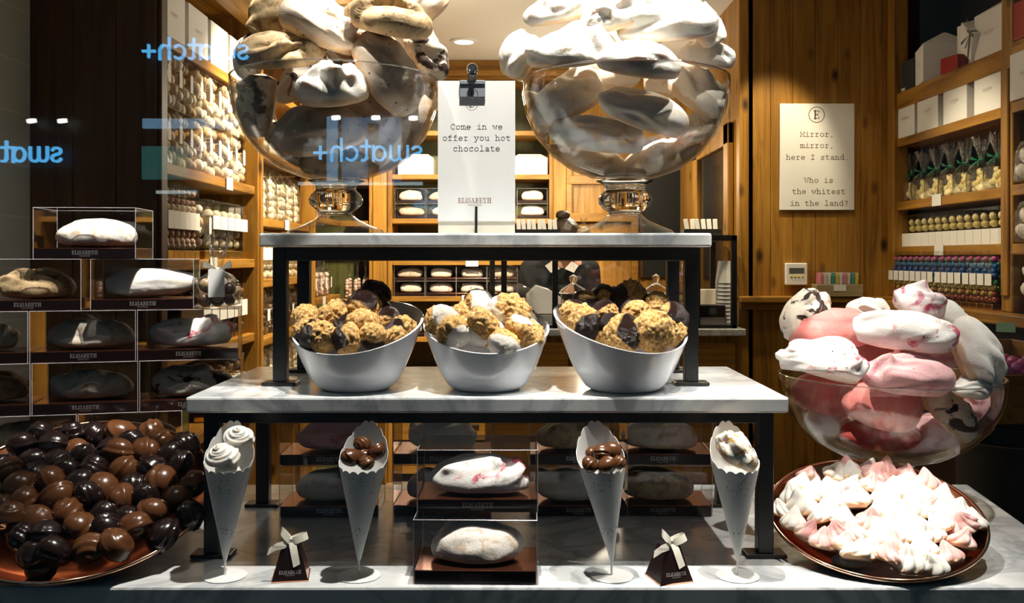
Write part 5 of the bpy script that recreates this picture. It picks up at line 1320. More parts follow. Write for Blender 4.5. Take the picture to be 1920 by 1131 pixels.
# --- shelves on the far wall: boxed meringues two high
def shelf_box(px0, lvl, layer, lab, grp, mer_mat):
    s = 1.22
    x = W(px0, 0, BACKY + 0.02).x; z = BSH[lvl] + 0.0005 + layer * 0.0905
    if not hasattr(shelf_box, 'p'):
        shelf_box.p = meringue_box('x', (0, 0, -5), 0, None, lettering=False, w=0.178, dp=0.12, h=0.0895)
        shelf_box.m = [meringue_mesh(7000 + i, 0.6, 0.52, 3, 0.08, 1, 0, 0.1, 'boxed_meringue', mm) for i, mm in enumerate((MER_WHITE, MER_CREAM, MER_PINKW))]
        o = shelf_box.p; o.location = (x, BACKY + 0.02, z); o['label'] = lab; o['group'] = grp
    else: dup(shelf_box.p, (x, BACKY + 0.02, z), (0, 0, 0), lab, grp)
    me = shelf_box.m[(int(px0) + layer) % 3]
    L = 0.072; zlo = min(v.co.z for v in me.vertices); zhi = max(v.co.z for v in me.vertices); L = min(L, 0.066 / (zhi - zlo))
    m = link_mesh('boxed_meringue', me, None, (x, BACKY + 0.02 + 0.06, z + 0.0195 - zlo * L), (0, 0, (int(px0) % 2) * PI), (L, L * 0.72, L))
    tag(m, lab.replace('clear box', 'meringue in clear box'), 'meringue', grp + ' (contents)')
for lvl, name, xs in ((2, 'second visible', (769, 828, 998)), (4, 'middle', (768, 827, 884, 942)), (5, 'fifth', (768,))):
    hw = {2: 'far behind the table sign', 4: 'far behind the top riser', 5: 'far behind the middle bowl', 3: 'far back level with top slab'}[lvl]
    for i, px in enumerate(xs):
        for layer in (0, 1):
            if lvl == 5 and layer: continue
            shelf_box(px, lvl, layer, f'clear box {hw}, {ORD[i]} from left, {("bottom", "top")[layer]} layer', 'boxed meringues on the far wall', None)
g2 = gable_box('x', 0.21, 0.16, 0.10, handle=0.03)
g2['_used'] = 1; g2.location = (W(993, 0, BACKY + .1).x, BACKY + 0.10, BSH[1] + 0.0005); g2['label'] = 'white gable box on the far wall shelf right of the table sign'
dup(g2, (W(782, 0, BACKY + .1).x, BACKY + 0.10, BSH[1] + 0.0005), None, 'white gable box on the far wall shelf seen past the left bowl')
price_ticket((W(885, 0, BACKY).x, BACKY - 0.003, BSH[3] - 0.015), 0, 'white price ticket on the far wall shelf below the top riser')
price_ticket((W(878, 0, BACKY).x, BACKY - 0.003, BSH[4] - 0.015), 0, 'white price ticket on the far wall shelf above the middle bowl')

# --- right wall shelves: things face -X
E_ = -PI / 2
g = gable_box('x', 0.185, 0.17, 0.150, handle=0.045, text=M_FAINT)
ys = [3.93, 3.72, 3.49, 3.25]
place_row(g, 4, lambda i: (RX + 0.09, ys[i], EYE + RB[1] + 0.0005), E_, lambda i: f'white gable gift box, {ORD[i]} from the poster on the second shelf of the right wall', 'white gift boxes on the right wall')
dup(g, (RX + 0.055, 2.945, EYE + RB[1] + 0.0005), (0, 0, E_), 'white gable gift box at the right edge, nearest the window', 'white gift boxes on the right wall')
dup(g, (RX + 0.09, 3.78, EYE + RB[0] + 0.0005), (0, 0, E_ - 0.25), 'white gable gift box alone on the dim top shelf of the right wall', 'white gift boxes on the right wall')
dup(g, (RX + 0.09, 3.24, EYE + RB[0] + 0.0005), (0, 0, E_), 'white gable gift box at the near end of the dim top shelf', 'white gift boxes on the right wall', (1.1, 1, 1.05))
dkb = MB().box(-0.10, 0.10, -0.08, 0.08, 0.0005, 0.13).build('dark_gift_box', plain('dark_grey_card', (0.03, 0.034, 0.04), 0.6), smooth=0, bevel=0.002, loc=(RX + 0.10, 3.985, EYE + RB[0]), rot=(0, 0, E_))
tag(dkb, 'dark grey gift box in the corner of the dim top shelf', 'gift box')
MB().box(-0.02, 0.02, -0.0815, -0.0803, 0.008, 0.02).build('paper_tag', M_PAPER, dkb, smooth=0)
def ribbon_box(label, loc, rot, w, h, mat):
    t = thing('ribboned_gift_box', label, 'gift box', loc, rot)
    MB().box(-w / 2, w / 2, -0.03, 0.03, 0.0005, h).build('box_body', mat, t, smooth=0, bevel=0.0015)
    MB().box(w * 0.22, w * 0.34, -0.0308, 0.0308, 0.0, h + 0.0008).build('ribbon', plain('grey_ribbon', (0.10, 0.12, 0.13), 0.4), t, smooth=0)
    b = MB()
    for s_ in (-1, 1):
        b.add([(w * .28, -0.033, h * 0.9), (w * .28 + s_ * 0.035, -0.045, h * 0.9 + 0.028), (w * .28 + s_ * 0.03, -0.03, h * .9 - 0.004)], [(0, 1, 2)])
        b.add([(w * .28, -0.033, h * 0.9), (w * .28 + s_ * 0.03, -0.05, h * 0.9 - 0.04), (w * .28 + s_ * 0.016, -0.05, h * .9 - 0.045)], [(0, 1, 2)])
    b.build('bow', plain('grey_bow', (0.10, 0.12, 0.13), 0.4), t, smooth=0)
    return t
ribbon_box('white gift box with grey ribbon standing on the dim top shelf', (RX + 0.10, 3.52, EYE + RB[0] + 0.0005), (0, 0, E_ + 0.1), 0.15, 0.185, M_PAPER)
ribbon_box('white gift box with grey ribbon leaning against its neighbour on the dim top shelf', (RX + 0.03, 3.40, EYE + RB[0] + 0.040), (0.1, 0.55, E_ - 0.1), 0.13, 0.10, M_PAPER)
tag(MB().box(-0.05, 0.05, -0.03, 0.03, 0.0005, 0.065).build('red_gift_box', M_RED, smooth=0, bevel=0.002, loc=(RX + 0.045, 3.565, EYE + RB[0]), rot=(0, 0, E_ + 0.2)), 'small glossy red gift box on the dim top shelf', 'gift box')
tag(MB().box(-0.06, 0.06, -0.04, 0.04, 0.0005, 0.12).build('red_gift_box', M_RED, smooth=0, bevel=0.002, loc=(RX + 0.015, 2.965, EYE + RB[0]), rot=(0, 0, E_)), 'glossy red gift box at the right edge of the dim top shelf', 'gift box')
def egg_spots(rng):
    out = [(-0.045 + 0.03 * i + rng.uniform(-.003, .003), rng.uniform(-0.025, 0.025), 0.012 + rng.uniform(0, .004)) for i in range(4)]
    out += [(-0.035, 0, 0.03), (0.0, -0.01, 0.032), (0.035, 0, 0.03), (-0.012, 0.01, 0.05), (0.016, 0, 0.052), (0.0, 0, 0.07)]
    return out
pe = []
for i in range(2):
    rg = random.Random(70 + i)
    pe.append(bag_pack('meringue_bag', 'x', 0.118, 0.08, 0.20, 0.095, M_YELBALLS, 0.0205, lambda c, r: (1.0 if c[2] < 0.02 else r.uniform(0, 0.5)), seed=70 + i, ribbon=M_GREENR, squash=0.7, spots=egg_spots(rg)))
place_row(pe, 7, lambda i: (RX + 0.06, 3.99 - i * 0.118, EYE + RB[2] + 0.0005), E_, lambda i: f'cellophane bag with green bow, {ORD[i]} from the poster on the right wall', 'green-bowed bags on the right wall', 0.2, 6)
py_ = tube_pack('yellow_sweets_tube', 'x', 0.056, 0.056, 0.135, M_YELBALLS, 0.0165, shade_mix, band=(0.001, 0.056), seed=81, squash=0.85)
place_row(py_, 15, lambda i: (RX + 0.05, 4.02 - i * 0.0605, EYE + RB[3] + 0.0005), E_, lambda i: f'white-banded tube of yellow sweets, {ORD[i]} from the poster on the right wall', 'yellow tubes on the right wall')
pg = tube_pack('egg_tube', 'x', 0.052, 0.06, 0.205, M_EGGS, 0.0115, lambda c, r: min(1, max(0, (c[2] - 0.018) / 0.185 + r.uniform(-.09, .09))), gold=0.022, band=None, seed=85, squash=0.8)
MB().box(-0.0225, 0.0225, -0.0316, -0.0306, 0.085, 0.125).build('white_label', M_PAPER, pg, smooth=0)
ey = []
for gi, y0 in enumerate((4.015, 3.80, 3.575, 3.355)):
    ey += [(y0 - q * 0.0535) for q in range(4 if gi < 3 else 4)]
place_row(pg, len(ey), lambda i: (RX + 0.01, ey[i], EYE - 0.183 + 0.0005), E_, lambda i: f'tube of foil eggs, {ORD[i % 4]} in the {ORD[i // 4]} group from the poster', 'foil egg tubes on the right counter')
price_ticket((RX - 0.003, 3.62, EYE + RB[2] - 0.014), E_, 'white price ticket under the green-bowed bags')
price_ticket((RX - 0.003, 3.60, EYE + RB[3] - 0.014), E_, 'white price ticket under the yellow tubes')
# bay at the right edge: big bags of white meringues
pw = bag_pack('meringue_bag', 'x', 0.15, 0.13, 0.175, 0.125, M_KISSMIX, 0.030, lambda c, r: r.uniform(0.7, 1), seed=90, squash=0.75)
for (h, w_) in ((0.235, 'upper'), (0.043, 'middle')):
    place_row(pw, 1, lambda i: (RX + 0.025, 2.955 - i * 0.19, EYE + h + 0.0005), E_, lambda i: f'big bag of white meringues just past the post on the {w_} shelf, right edge', 'white meringue bags at the right edge')
pq = tube_pack('biscuit_tube', 'x', 0.10, 0.10, 0.20, M_KISSMIX, 0.03, lambda c, r: 1.0, seed=93, squash=0.5)
place_row(pq, 1, lambda i: (RX + 0.015, 2.985 - i * 0.12, EYE - 0.183 + 0.0005), E_, lambda i: 'tube of flat white meringues just past the post on the right counter', 'flat meringue tubes at the right edge')

# --- open crates and bin under the right counter
def crate(label, loc, rotz, w, dp, h, mat):
    t = thing('wooden_crate', label, 'crate', loc, (0, 0, rotz)); k = 0.014
    mb = MB().box(-w / 2, w / 2, -dp / 2, dp / 2, 0, k)
    mb.build('bottom_board', mat, t, smooth=0)
    MB().box(-w / 2, w / 2, -dp / 2, -dp / 2 + k, k, h * 0.8).build('front_board', mat, t, smooth=0, bevel=0.002)
    MB().box(-w / 2, w / 2, dp / 2 - k, dp / 2, k, h).build('back_board', mat, t, smooth=0, bevel=0.002)
    for s_ in (-1, 1): MB().box(s_ * (w / 2 - k / 2) - k / 2, s_ * (w / 2 - k / 2) + k / 2, -dp / 2 + k, dp / 2 - k, k, h).build('side_board', mat, t, smooth=0, bevel=0.002)
    return t
cz_ = EYE - 0.372
ck = thing('wooden_crate', 'open wooden crate of pink sweets below the right counter', 'crate', (1.32, 2.50, cz_))
k_ = 0.014
MB().box(-0.13, 0.13, -0.20, 0.20, 0, k_).build('bottom_board', M_WOODY, ck, smooth=0)
MB().box(-0.13, -0.13 + k_, -0.20, 0.20, k_, 0.080).build('front_board', M_WOODY, ck, smooth=0, bevel=0.002)
MB().box(0.13 - k_, 0.13, -0.20, 0.20, k_, 0.135).build('back_board', M_WOODY, ck, smooth=0, bevel=0.002)
MB().box(-0.13 + k_, 0.13 - k_, -0.20, -0.20 + k_, k_, 0.080).build('side_board', M_WOODX, ck, smooth=0, bevel=0.002)
MB().box(-0.13 + k_, 0.13 - k_, 0.20 - k_, 0.20, k_, 0.135).build('side_board', M_WOODX, ck, smooth=0, bevel=0.002)
rg = random.Random(4)
eggs = [(rg.uniform(-0.10, 0.10), rg.uniform(-0.17, 0.17), 0.03 + rg.uniform(0, 0.062)) for _ in range(260)]
mb, sh = ball_pile(rg, eggs, 0.0135, lambda c, r: r.choice([0.9, 0.92, 1.0, 1.0, 0.58]), 2, 0.8)
o = mb.build('pink_sweets', M_EGGS, smooth=180, attr={'shade': sh}, loc=ck.location); tag(o, 'heap of small pink sweets in the open wooden crate', 'sweets', None, 'stuff')
t = thing('crate_stand', 'wooden stand carrying the crate of pink sweets', 'stand', (1.32, 2.50, 0))
MB().box(-0.21, 0.16, -0.205, 0.25, cz_ - 0.040, cz_ - 0.0005).build('ledge', M_WOODY, t, smooth=0, bevel=0.003)
MB().box(-0.14, 0.14, -0.18, 0.22, 0, cz_ - 0.041).build('front_panel', M_WOODB, t, smooth=0)
b = W(1897, 830, 2.15)
t = thing('waste_bin', 'black round bin in the dark corner at the lower right', 'bin', (b.x, 2.15, 0))
MB().lathe([(0, 0.0), (0.10, 0.0), (0.118, b.z), (0.122, b.z), (0.122, b.z + 0.008), (0.114, b.z + 0.008), (0.097, 0.012), (0, 0.012)], 40).build('bin_body', M_BLACKM, t, smooth=50)
for px, py, lab in ((1886, 614, 'pale green price card hanging under the right counter'),):
    price_ticket(W(px, py, 2.95 if px > 1850 else 3.25) * 1.0, E_ + 0.9, lab, (0.055, 0.03), M_LEAF)

# --- on the poster wall
pd_ = WALLY - 0.004
a, c = W(1461, 195, pd_), W(1600, 394, pd_)
ps = thing('wall_poster', 'white poster with typed verse on the amber board wall', 'poster', ((a.x + c.x) / 2, pd_, (a.z + c.z) / 2))
pw_, ph_ = (c.x - a.x) / 2, (a.z - c.z) / 2; pm = pd_ / F
MB().box(-pw_, pw_, -0.012, 0.0, -ph_, ph_).build('board', M_PAPER, ps, smooth=0, bevel=0.001)
ls = MB(); I4 = Matrix.Translation((0, -0.01215, 0)); pz = lambda py: W(0, py, pd_).z - ps.location.z
for line, py, dx in (('Mirror,', 257, 0), ('mirror,', 278, 0), ('here I stand.', 300, 1), ('Who is', 343, 3), ('the whitest', 364, 3), ('in the land?', 386, 4)):
    typewriter(ls, line, 9.15 / 0.6 * pm, dx * pm, pz(py), I4, w=0.075)
ls.build('lettering', M_INKB, ps, smooth=0)
emblem('emblem', 14.5 * pm, M_INKB, ps, (-1 * pm, -0.01215, pz(216)))
q = W(1491, 514, WALLY - 0.004)
th_ = thing('wall_thermostat', 'small white thermostat on the board wall below the poster', 'thermostat', (q.x, WALLY - 0.0035, q.z))
MB().box(-0.047, 0.047, -0.022, 0, -0.048, 0.048).build('housing', M_PAPER, th_, smooth=0, bevel=0.004)
MB().box(-0.033, 0.033, -0.0232, -0.022, 0.004, 0.027).build('display', plain('grey_display', (0.10, 0.11, 0.10), 0.3), th_, smooth=0)
for i in range(4): MB().box(-0.028 + i * 0.016, -0.018 + i * 0.016, -0.0245, -0.022, -0.012, -0.006).build('button', M_YELLOW, th_, smooth=0)
q = W(1571, 556, WALLY - 0.06)
bx_ = thing('card_box', 'small grey wooden box of coloured cards on the wall rail', 'box', (q.x, WALLY - 0.055, zr + 0.0145))
MB().box(-0.100, 0.100, -0.03, 0.045, 0, 0.052).build('wooden_box', M_CRATE, bx_, smooth=0, bevel=0.002)
MB().box(-0.026, 0.026, -0.0315, -0.0302, 0.024, 0.050).build('price_label', M_PAPER, bx_, smooth=0)
cols = [M_PINKC, M_CREAM, M_PAPER, M_TEAL, M_YELLOW, M_PAPER, M_PINKC, M_CREAM, M_TEAL, M_YELLOW]
MB().box(-0.088, 0.088, -0.026, 0.04, 0.0525, 0.108).build('clear_insert', M_BOXG, bx_, smooth=0)
for i, mm in enumerate(cols):
    o = MB().box(-0.0065, 0.0065, -0.02, 0.034, 0.0, 0.048).build('coloured_card', mm, smooth=0, loc=(q.x - 0.076 + i * 0.0168, WALLY - 0.055, zr + 0.0145 + 0.0535), rot=(0, 0.03, 0))
    tag(o, f'coloured card, {ORD[i]} from the left in the small wooden box', 'card', 'coloured cards in the wooden box')

# ------------------------------------------------------------------ counter with glass case
CYF, CYB = 3.92, 4.42; CZ = W(0, 617, CYF).z
cx0, cx1 = W(900, 0, CYF).x, RECX - 0.016
ct = thing('service_counter', 'wooden service counter with white marble top at the back right', 'counter', ((cx0 + cx1) / 2, CYF, 0))
hw = (cx1 - cx0) / 2
MB().box(-hw, hw, 0, CYB - CYF, CZ - 0.03, CZ).build('worktop', M_MARBLE, ct, smooth=0, bevel=0.004)
MB().box(-hw + 0.02, hw - 0.01, 0.035, CYB - CYF - 0.02, 0.08, CZ - 0.0305).build('cabinet', M_WOODV, ct, smooth=0)
MB().box(-hw + 0.05, hw - 0.04, 0.06, CYB - CYF - 0.04, 0.0, 0.08).build('plinth', M_BLACKM, ct, smooth=0)
for i in range(3):
    x = -hw + 0.04 + i * (2 * hw - 0.06) / 3; ww = (2 * hw - 0.06) / 3 - 0.02
    p = MB().box(x, x + ww, 0.018, 0.035, 0.12, CZ - 0.06).build('panel', M_WOODX, ct, smooth=0, bevel=0.004)
gx0, gx1 = W(914, 0, CYF + .03).x, W(1381, 0, CYF + .03).x; gy0, gy1 = CYF + 0.025, CYB - 0.04; GT = W(0, 441, CYF).z
gc = thing('glass_case', 'black-framed glass display case on the back counter', 'display case', ((gx0 + gx1) / 2, gy0, CZ + 0.0005))
gw = (gx1 - gx0) / 2; gh = GT - CZ - 0.0005; gd = gy1 - gy0
for px in (945, 1041, 1308, 1377):
    x = W(px, 0, gy0).x - gc.location.x; MB().box(x - 0.012, x + 0.012, 0, 0.022, 0, gh).build('post', M_BLACK, gc, smooth=0, bevel=0.002)
for x in (-gw + 0.012, gw - 0.012): MB().box(x - 0.012, x + 0.012, gd - 0.022, gd, 0, gh).build('post', M_BLACK, gc, smooth=0, bevel=0.002)
MB().box(-gw, gw, 0.0, 0.022, gh - 0.022, gh).box(-gw, gw, gd - 0.022, gd, gh - 0.022, gh).box(-gw, -gw + 0.022, 0.022, gd - 0.022, gh - 0.022, gh).box(gw - 0.022, gw, 0.022, gd - 0.022, gh - 0.022, gh).box(-gw, gw, 0.0, 0.018, 0.0005, 0.014).build('rail', M_BLACK, gc, smooth=0)
MB().box(-gw + 0.005, gw - 0.005, 0.008, 0.012, 0.014, gh - 0.022).build('front_pane', M_BOXG, gc, smooth=0)
MB().box(-gw + 0.005, gw - 0.005, 0.006, gd - 0.006, gh - 0.001, gh + 0.005).build('top_pane', M_BOXG, gc, smooth=0)
# things in and on the glass case
def glass_jar(label, px, py_top, w_px, d, fill):
    s = d / F; c = W(px, 0, d); z0 = CZ + 0.001; h = W(0, py_top, d).z - z0; r = w_px / 2 * s
    t = thing('glass_jar', label, 'jar', (c.x, d, z0))
    hb = h * 0.62
    MB().lathe([(0, 0.001), (r * 0.86, 0.001), (r * 0.90, 0.006), (r * 0.88, hb), (r * 0.84, hb), (r * 0.85, 0.010), (0, 0.008)], 32).build('jar_body', M_BOWLG, t, smooth=50)
    MB().lathe([(r * 1.0, hb + 0.001), (r * 1.02, hb + 0.006), (r * 0.8, hb + 0.022), (r * 0.36, hb + 0.038), (r * 0.18, hb + 0.046), (r * 0.16, h - 0.040), (r * 0.30, h - 0.028), (r * 0.30, h - 0.012), (0, h)], 28).build('jar_lid', M_GLASS, t, smooth=50)
    if fill:
        rg = random.Random(px); mb, sh = ball_pile(rg, [(rg.uniform(-.6, .6) * r, rg.uniform(-.6, .6) * r, 0.02 + rg.uniform(0, 1) * hb * 0.65) for _ in range(46)], 0.013, lambda c, r_: r_.choice([0.9, 0.3, 0.25, 0.95, 0.1]))
        mb.build('sweets', M_EGGS, t, smooth=180, attr={'shade': sh})
    return t
glass_jar('glass jar with knobbed lid and coloured sweets behind the right white bowl', 1075, 514, 54, 4.10, True)
glass_jar('empty glass jar with knobbed lid between the right riser legs', 1230, 513, 50, 4.08, False)
glass_jar('tall glass jar with knobbed lid behind the right riser leg', 1277, 484, 34, 4.22, True)
d = 4.21; c = W(969, 0, d)
t = thing('cake_stand', 'glass cake dome on a white stand behind the middle white bowl', 'cake stand', (c.x, d, CZ + 0.001))
k = d / F; zt = W(0, 503, d).z - CZ
MB().lathe([(0, 0.0005), (0.055, 0.0005), (0.05, 0.008), (0.018, 0.022), (0.016, zt * 0.24), (0.070, zt * 0.30), (0.074, zt * 0.32), (0, zt * 0.32)], 40).build('stand', M_CERAM, t, smooth=50)
MB().lathe([(0.070, zt * 0.325), (0.072, zt * 0.50), (0.062, zt * 0.63), (0.030, zt * 0.70), (0.010, zt * 0.73), (0.007, zt * 0.86), (0.013, zt * 0.92), (0, zt)], 36).build('dome', M_BOWLG, t, smooth=60)
# white sloping chute of the counter machine next to the dome
t = thing('white_counter_scale', 'white sloping counter machine behind the middle white bowl', 'machine', (W(1026, 0, 4.30).x, 4.30, CZ + 0.001))
p = lambda px, py: ((px - 1022) * 4.30 / F, W(0, py, 4.30).z - CZ)
poly = [p(982, 588), p(982, 552), p(1000, 534), p(1022, 541), p(1040, 552), p(1056, 566), p(1056, 588)]
MB().prism(poly, -0.075, 0.075, M=Matrix.Rotation(PI / 2, 4, 'X')).build('housing', M_CERAM, t, smooth=0, bevel=0.005)
MB().box(-0.085, 0.09, -0.078, 0.075, 0.0005, p(0, 589)[1]).build('base', plain('grey_metal', (0.35, 0.36, 0.37), 0.35, 0.6), t, smooth=0, bevel=0.004)
# paper cups
d = 4.06; c = W(1361, 0, d); base_z = CZ + 0.001; n = 12; top = W(0, 490, d).z
r1 = 40 / 2 * d / F; hc = 0.095; step = (top - base_z - hc) / (n - 1)
cupm = MB().lathe([(0, 0.0), (r1 * 0.70, 0.0), (r1 * 0.97, hc - 0.004), (r1, hc), (r1 * 0.985, hc + 0.001), (r1 * 0.95, hc - 0.004), (r1 * 0.68, 0.003), (0, 0.003)], 28).build('paper_cup', M_PAPER, smooth=40)
for i in range(n):
    o = cupm if i == 0 else cupm.copy()
    if i: COL.objects.link(o)
    # stacked mouth down, each one nested over the last
    o.location = (c.x, d, base_z + hc + 0.0012 + i * step); o.rotation_euler = (PI, 0, 0)
    tag(o, f'white paper cup, {ORD[i]} from the bottom of the nested stack', 'cup', 'nested paper cups in the glass case')
x = W(1330, 0, 4.02).x
t = thing('card_terminal', 'small black card terminal on a white block in the glass case', 'card terminal', (x, 4.02, CZ + 0.001))
MB().box(-0.055, 0.055, -0.04, 0.05, 0.0005, 0.045).build('block', M_PAPER, t, smooth=0, bevel=0.002)
MB().box(-0.06, 0.06, -0.045, 0.055, 0.0455, 0.095).build('housing', M_BLACKM, t, smooth=0, bevel=0.004)
MB().box(-0.012, 0.02, -0.047, -0.045, 0.058, 0.085).build('screen', plain('dim_screen', (0.12, 0.15, 0.16), 0.2), t, smooth=0)
tag(MB().box(-0.045, 0.045, -0.03, 0.03, 0.0005, 0.155).build('white_carton', M_CREAM, smooth=0, bevel=0.002, loc=(W(1330, 0, 4.2).x, 4.24, CZ + 0.001)), 'plain cream carton behind the card terminal in the glass case', 'carton')
# trays of white sachets on the case
def sachets(pxs, pxe, n, d, words, grp):
    x0, x1 = W(pxs, 0, d).x, W(pxe, 0, d).x; z = GT + 0.0065
    t = thing('sachet_tray', f'black tray of white sachets on the glass case {words}', 'tray', ((x0 + x1) / 2, d, z)); hw = (x1 - x0) / 2 + 0.008
    MB().box(-hw, hw, -0.04, 0.04, 0.0003, 0.004).box(-hw, hw, -0.04, -0.036, 0.004, 0.022).box(-hw, hw, 0.036, 0.04, 0.004, 0.022).box(-hw, -hw + 0.004, -0.036, 0.036, 0.004, 0.022).box(hw - 0.004, hw, -0.036, 0.036, 0.004, 0.022).build('tray_body', M_BLACKM, t, smooth=0)
    m = None
    for i in range(n):
        xx = x0 + (x1 - x0) * (i + 0.5) / n; ww = (x1 - x0) / n
        if m is None:
            m = MB().box(-ww * 0.40, ww * 0.40, -0.003, 0.003, 0, 0.062).build('sachet', M_PAPER, smooth=0, bevel=0.002); o = m
        else: o = m.copy(); COL.objects.link(o)
        o.location = (xx, d - 0.012, z + 0.0055); o.rotation_euler = (-0.18, random.Random(i + pxs).uniform(-0.16, 0.02), random.Random(i).uniform(-0.2, 0.2))
        tag(o, f'white sachet, {ORD[i]} from the left in the tray {words}', 'sachet', grp)
sachets(968, 1046, 8, 4.10, 'left of the right bowl foot', 'sachets left of the right bowl foot')
sachets(1283, 1346, 6, 4.05, 'at the case end', 'sachets behind the right end of the top slab')
pz = bag_pack('sweets_bag', 'small gathered cellophane bag on the glass case left of the right bowl foot', 0.05, 0.05, 0.075, 0.03, M_BALLS, 0.011, shade_mix, seed=99)
pz.location = (W(1094, 0, 4.15).x, 4.15, GT + 0.0065); pz.rotation_euler = (0, 0, 0.4)

# ------------------------------------------------------------------ person behind the counter
PY = 4.80
hd = W(1062, 449, PY)          # middle of the head
sh_l, sh_r = W(1000, 492, PY + 0.02), W(1098, 500, PY + 0.02)
nk = W(1052, 500, PY)
def person():
    parts = MB(); IV, IF = ico(3)
    def ball(c, r):
        parts.mesh_np(IV * np.array(r if isinstance(r, tuple) else (r, r, r)) + np.array(c), IF)
    def limb(a, b, ra, rb):
        a, b = Vector(a), Vector(b); n = 8
        parts.tube([a.lerp(b, i / n) for i in range(n + 1)], [ra + (rb - ra) * i / n for i in range(n + 1)], 20); ball(a, ra); ball(b, rb)
    cx_ = nk.x - 0.005
    def torso(rows):
        n = 28; vs = []
        for (x, y, z, a, b) in rows: vs += [(x + a * math.cos(2 * PI * k / n), y + b * math.sin(2 * PI * k / n), z) for k in range(n)]
        fs = [(r * n + k, r * n + (k + 1) % n, (r + 1) * n + (k + 1) % n, (r + 1) * n + k) for r in range(len(rows) - 1) for k in range(n)]
        fs.append(tuple(range(n))[::-1]); fs.append(tuple((len(rows) - 1) * n + k for k in range(n))); parts.add(vs, fs)
    sz = sh_l.z - 0.01
    torso([(cx_, PY + .18, 0.72, .13, .10), (cx_, PY + .18, 0.80, .17, .125), (cx_, PY + .15, 0.92, .145, .11), (cx_, PY + .11, 1.04, .15, .11), (cx_, PY + .06, 1.16, .155, .125), (cx_, PY + .035, sz - .07, .162, .12), (cx_, PY + .02, sz, .145, .095), (cx_, PY + .01, sz + .03, .09, .07)])
    limb((nk.x, PY + .01, sz), (hd.x, PY - .02, hd.z - .05), .056, .054)
    for s, sh in ((-1, sh_l), (1, sh_r)):
        S0 = (cx_ + s * .145, PY + .03, sz - .03); E0 = (cx_ + s * .172, PY + .0, sz - .25); H0 = (cx_ + s * .10, PY - .25, sz - .215); PM = (cx_ + s * .075, PY - .31, sz - .215)
        limb(S0, E0, .064, .050); limb(E0, H0, .048, .030)
        limb(H0, PM, .028, .028); ball(PM, (.036, .040, .019))
        for q in range(4):
            k1 = (PM[0] + s * (.027 - q * .019), PM[1] - .036, PM[2] - .004); L = (.030, .037, .034, .026)[q]
            k2 = (k1[0], k1[1] - L, k1[2] - .010); k3 = (k1[0], k2[1] - L * .5, k2[2] - .020)
            limb(k1, k2, .0088, .0082); limb(k2, k3, .0082, .0072)
        limb((PM[0] - s * .028, PM[1] + .02, PM[2] - .004), (PM[0] - s * .052, PM[1] - .015, PM[2] - .012), .0105, .009)
        HP_ = (cx_ + s * .085, PY + .18, 0.76); KN = (cx_ + s * .095, PY + .16, .44); AN = (cx_ + s * .10, PY + .19, .08)
        limb(HP_, KN, .090, .058); limb(KN, AN, .056, .040); limb(AN, (cx_ + s * .11, PY + .06, .036), .038, .034)
    V = list(parts.v); Fc = list(parts.f)
    # head: an ellipsoid with brow, nose, lips and chin, bowed over the counter
    HV, HF = ico(5); P = HV.copy() * np.array([0.074, 0.092, 0.112])
    y, z, x = HV[:, 1], HV[:, 2], HV[:, 0]; front = sstep(0.1, 0.9, -y)
    jaw = sstep(0.1, -0.9, z); P[:, 0] *= 1 - 0.30 * jaw; P[:, 1] -= 0.010 * front * jaw
    g_ = lambda cx_, cz_, sx, sz: np.exp(-((x - cx_) / sx) ** 2 - ((z - cz_) / sz) ** 2) * (y < 0)
    P[:, 1] -= 0.022 * g_(0, -0.12, 0.14, 0.20) + 0.006 * g_(0, -0.48, 0.28, 0.06) + 0.006 * g_(0, -0.60, 0.24, 0.06) + 0.008 * g_(0, -0.88, 0.25, 0.12)
    P[:, 1] += 0.012 * (g_(0.36, 0.08, 0.18, 0.10) + g_(-0.36, 0.08, 0.18, 0.10))
    for s in (-1, 1):
        e = np.exp(-((z + 0.05) / 0.22) ** 2 - ((y - 0.12) / 0.16) ** 2) * (x * s > 0.6); P[:, 0] += s * 0.018 * e
    rx = np.array(Matrix.Rotation(0.42, 3, 'X')) @ np.array(Matrix.Rotation(-0.18, 3, 'Y'))
    P = P @ rx.T + np.array([hd.x, PY - 0.045, hd.z])
    b0 = len(V); V += [tuple(q) for q in P]; Fc += [tuple(b0 + i for i in f) for f in HF]
    me = bpy.data.meshes.new('person_body'); me.from_pydata(V, [], Fc); ob = bpy.data.objects.new('person_body', me); COL.objects.link(ob)
    r_ = ob.modifiers.new('remesh', 'REMESH'); r_.mode = 'VOXEL'; r_.voxel_size = 0.0055
    s_ = ob.modifiers.new('smooth', 'SMOOTH'); s_.iterations = 3; s_.factor = 0.5
    dg = bpy.context.evaluated_depsgraph_get(); dg.update(); fin = bpy.data.meshes.new_from_object(ob.evaluated_get(dg)); bpy.data.objects.remove(ob)
    fin.name = 'person'; fin.materials.clear()
    for mm in (M_CLOTH, M_SKIN, M_LIPS): fin.materials.append(mm)
    inv = np.linalg.inv(rx); idx = []
    for p in fin.polygons:
        c_ = p.center; q = inv @ (np.array(c_) - np.array([hd.x, PY - 0.045, hd.z]))
        hand = c_.y < PY - 0.245 and c_.z < sh_l.z - 0.15
        lip = abs(q[2] + 0.060) < 0.010 and abs(q[0]) < 0.024 and q[1] < -0.05
        skin = (q[2] > -0.128 and c_.z > nk.z - 0.004 and abs(q[0]) < 0.10) or hand
        idx.append(2 if lip else (1 if skin else 0))
    fin.polygons.foreach_set('material_index', idx); fin.polygons.foreach_set('use_smooth', [True] * len(fin.polygons))
    o = bpy.data.objects.new('person', fin); COL.objects.link(o)
    tag(o, 'person in black with white collar bent over work behind the back counter', 'person')
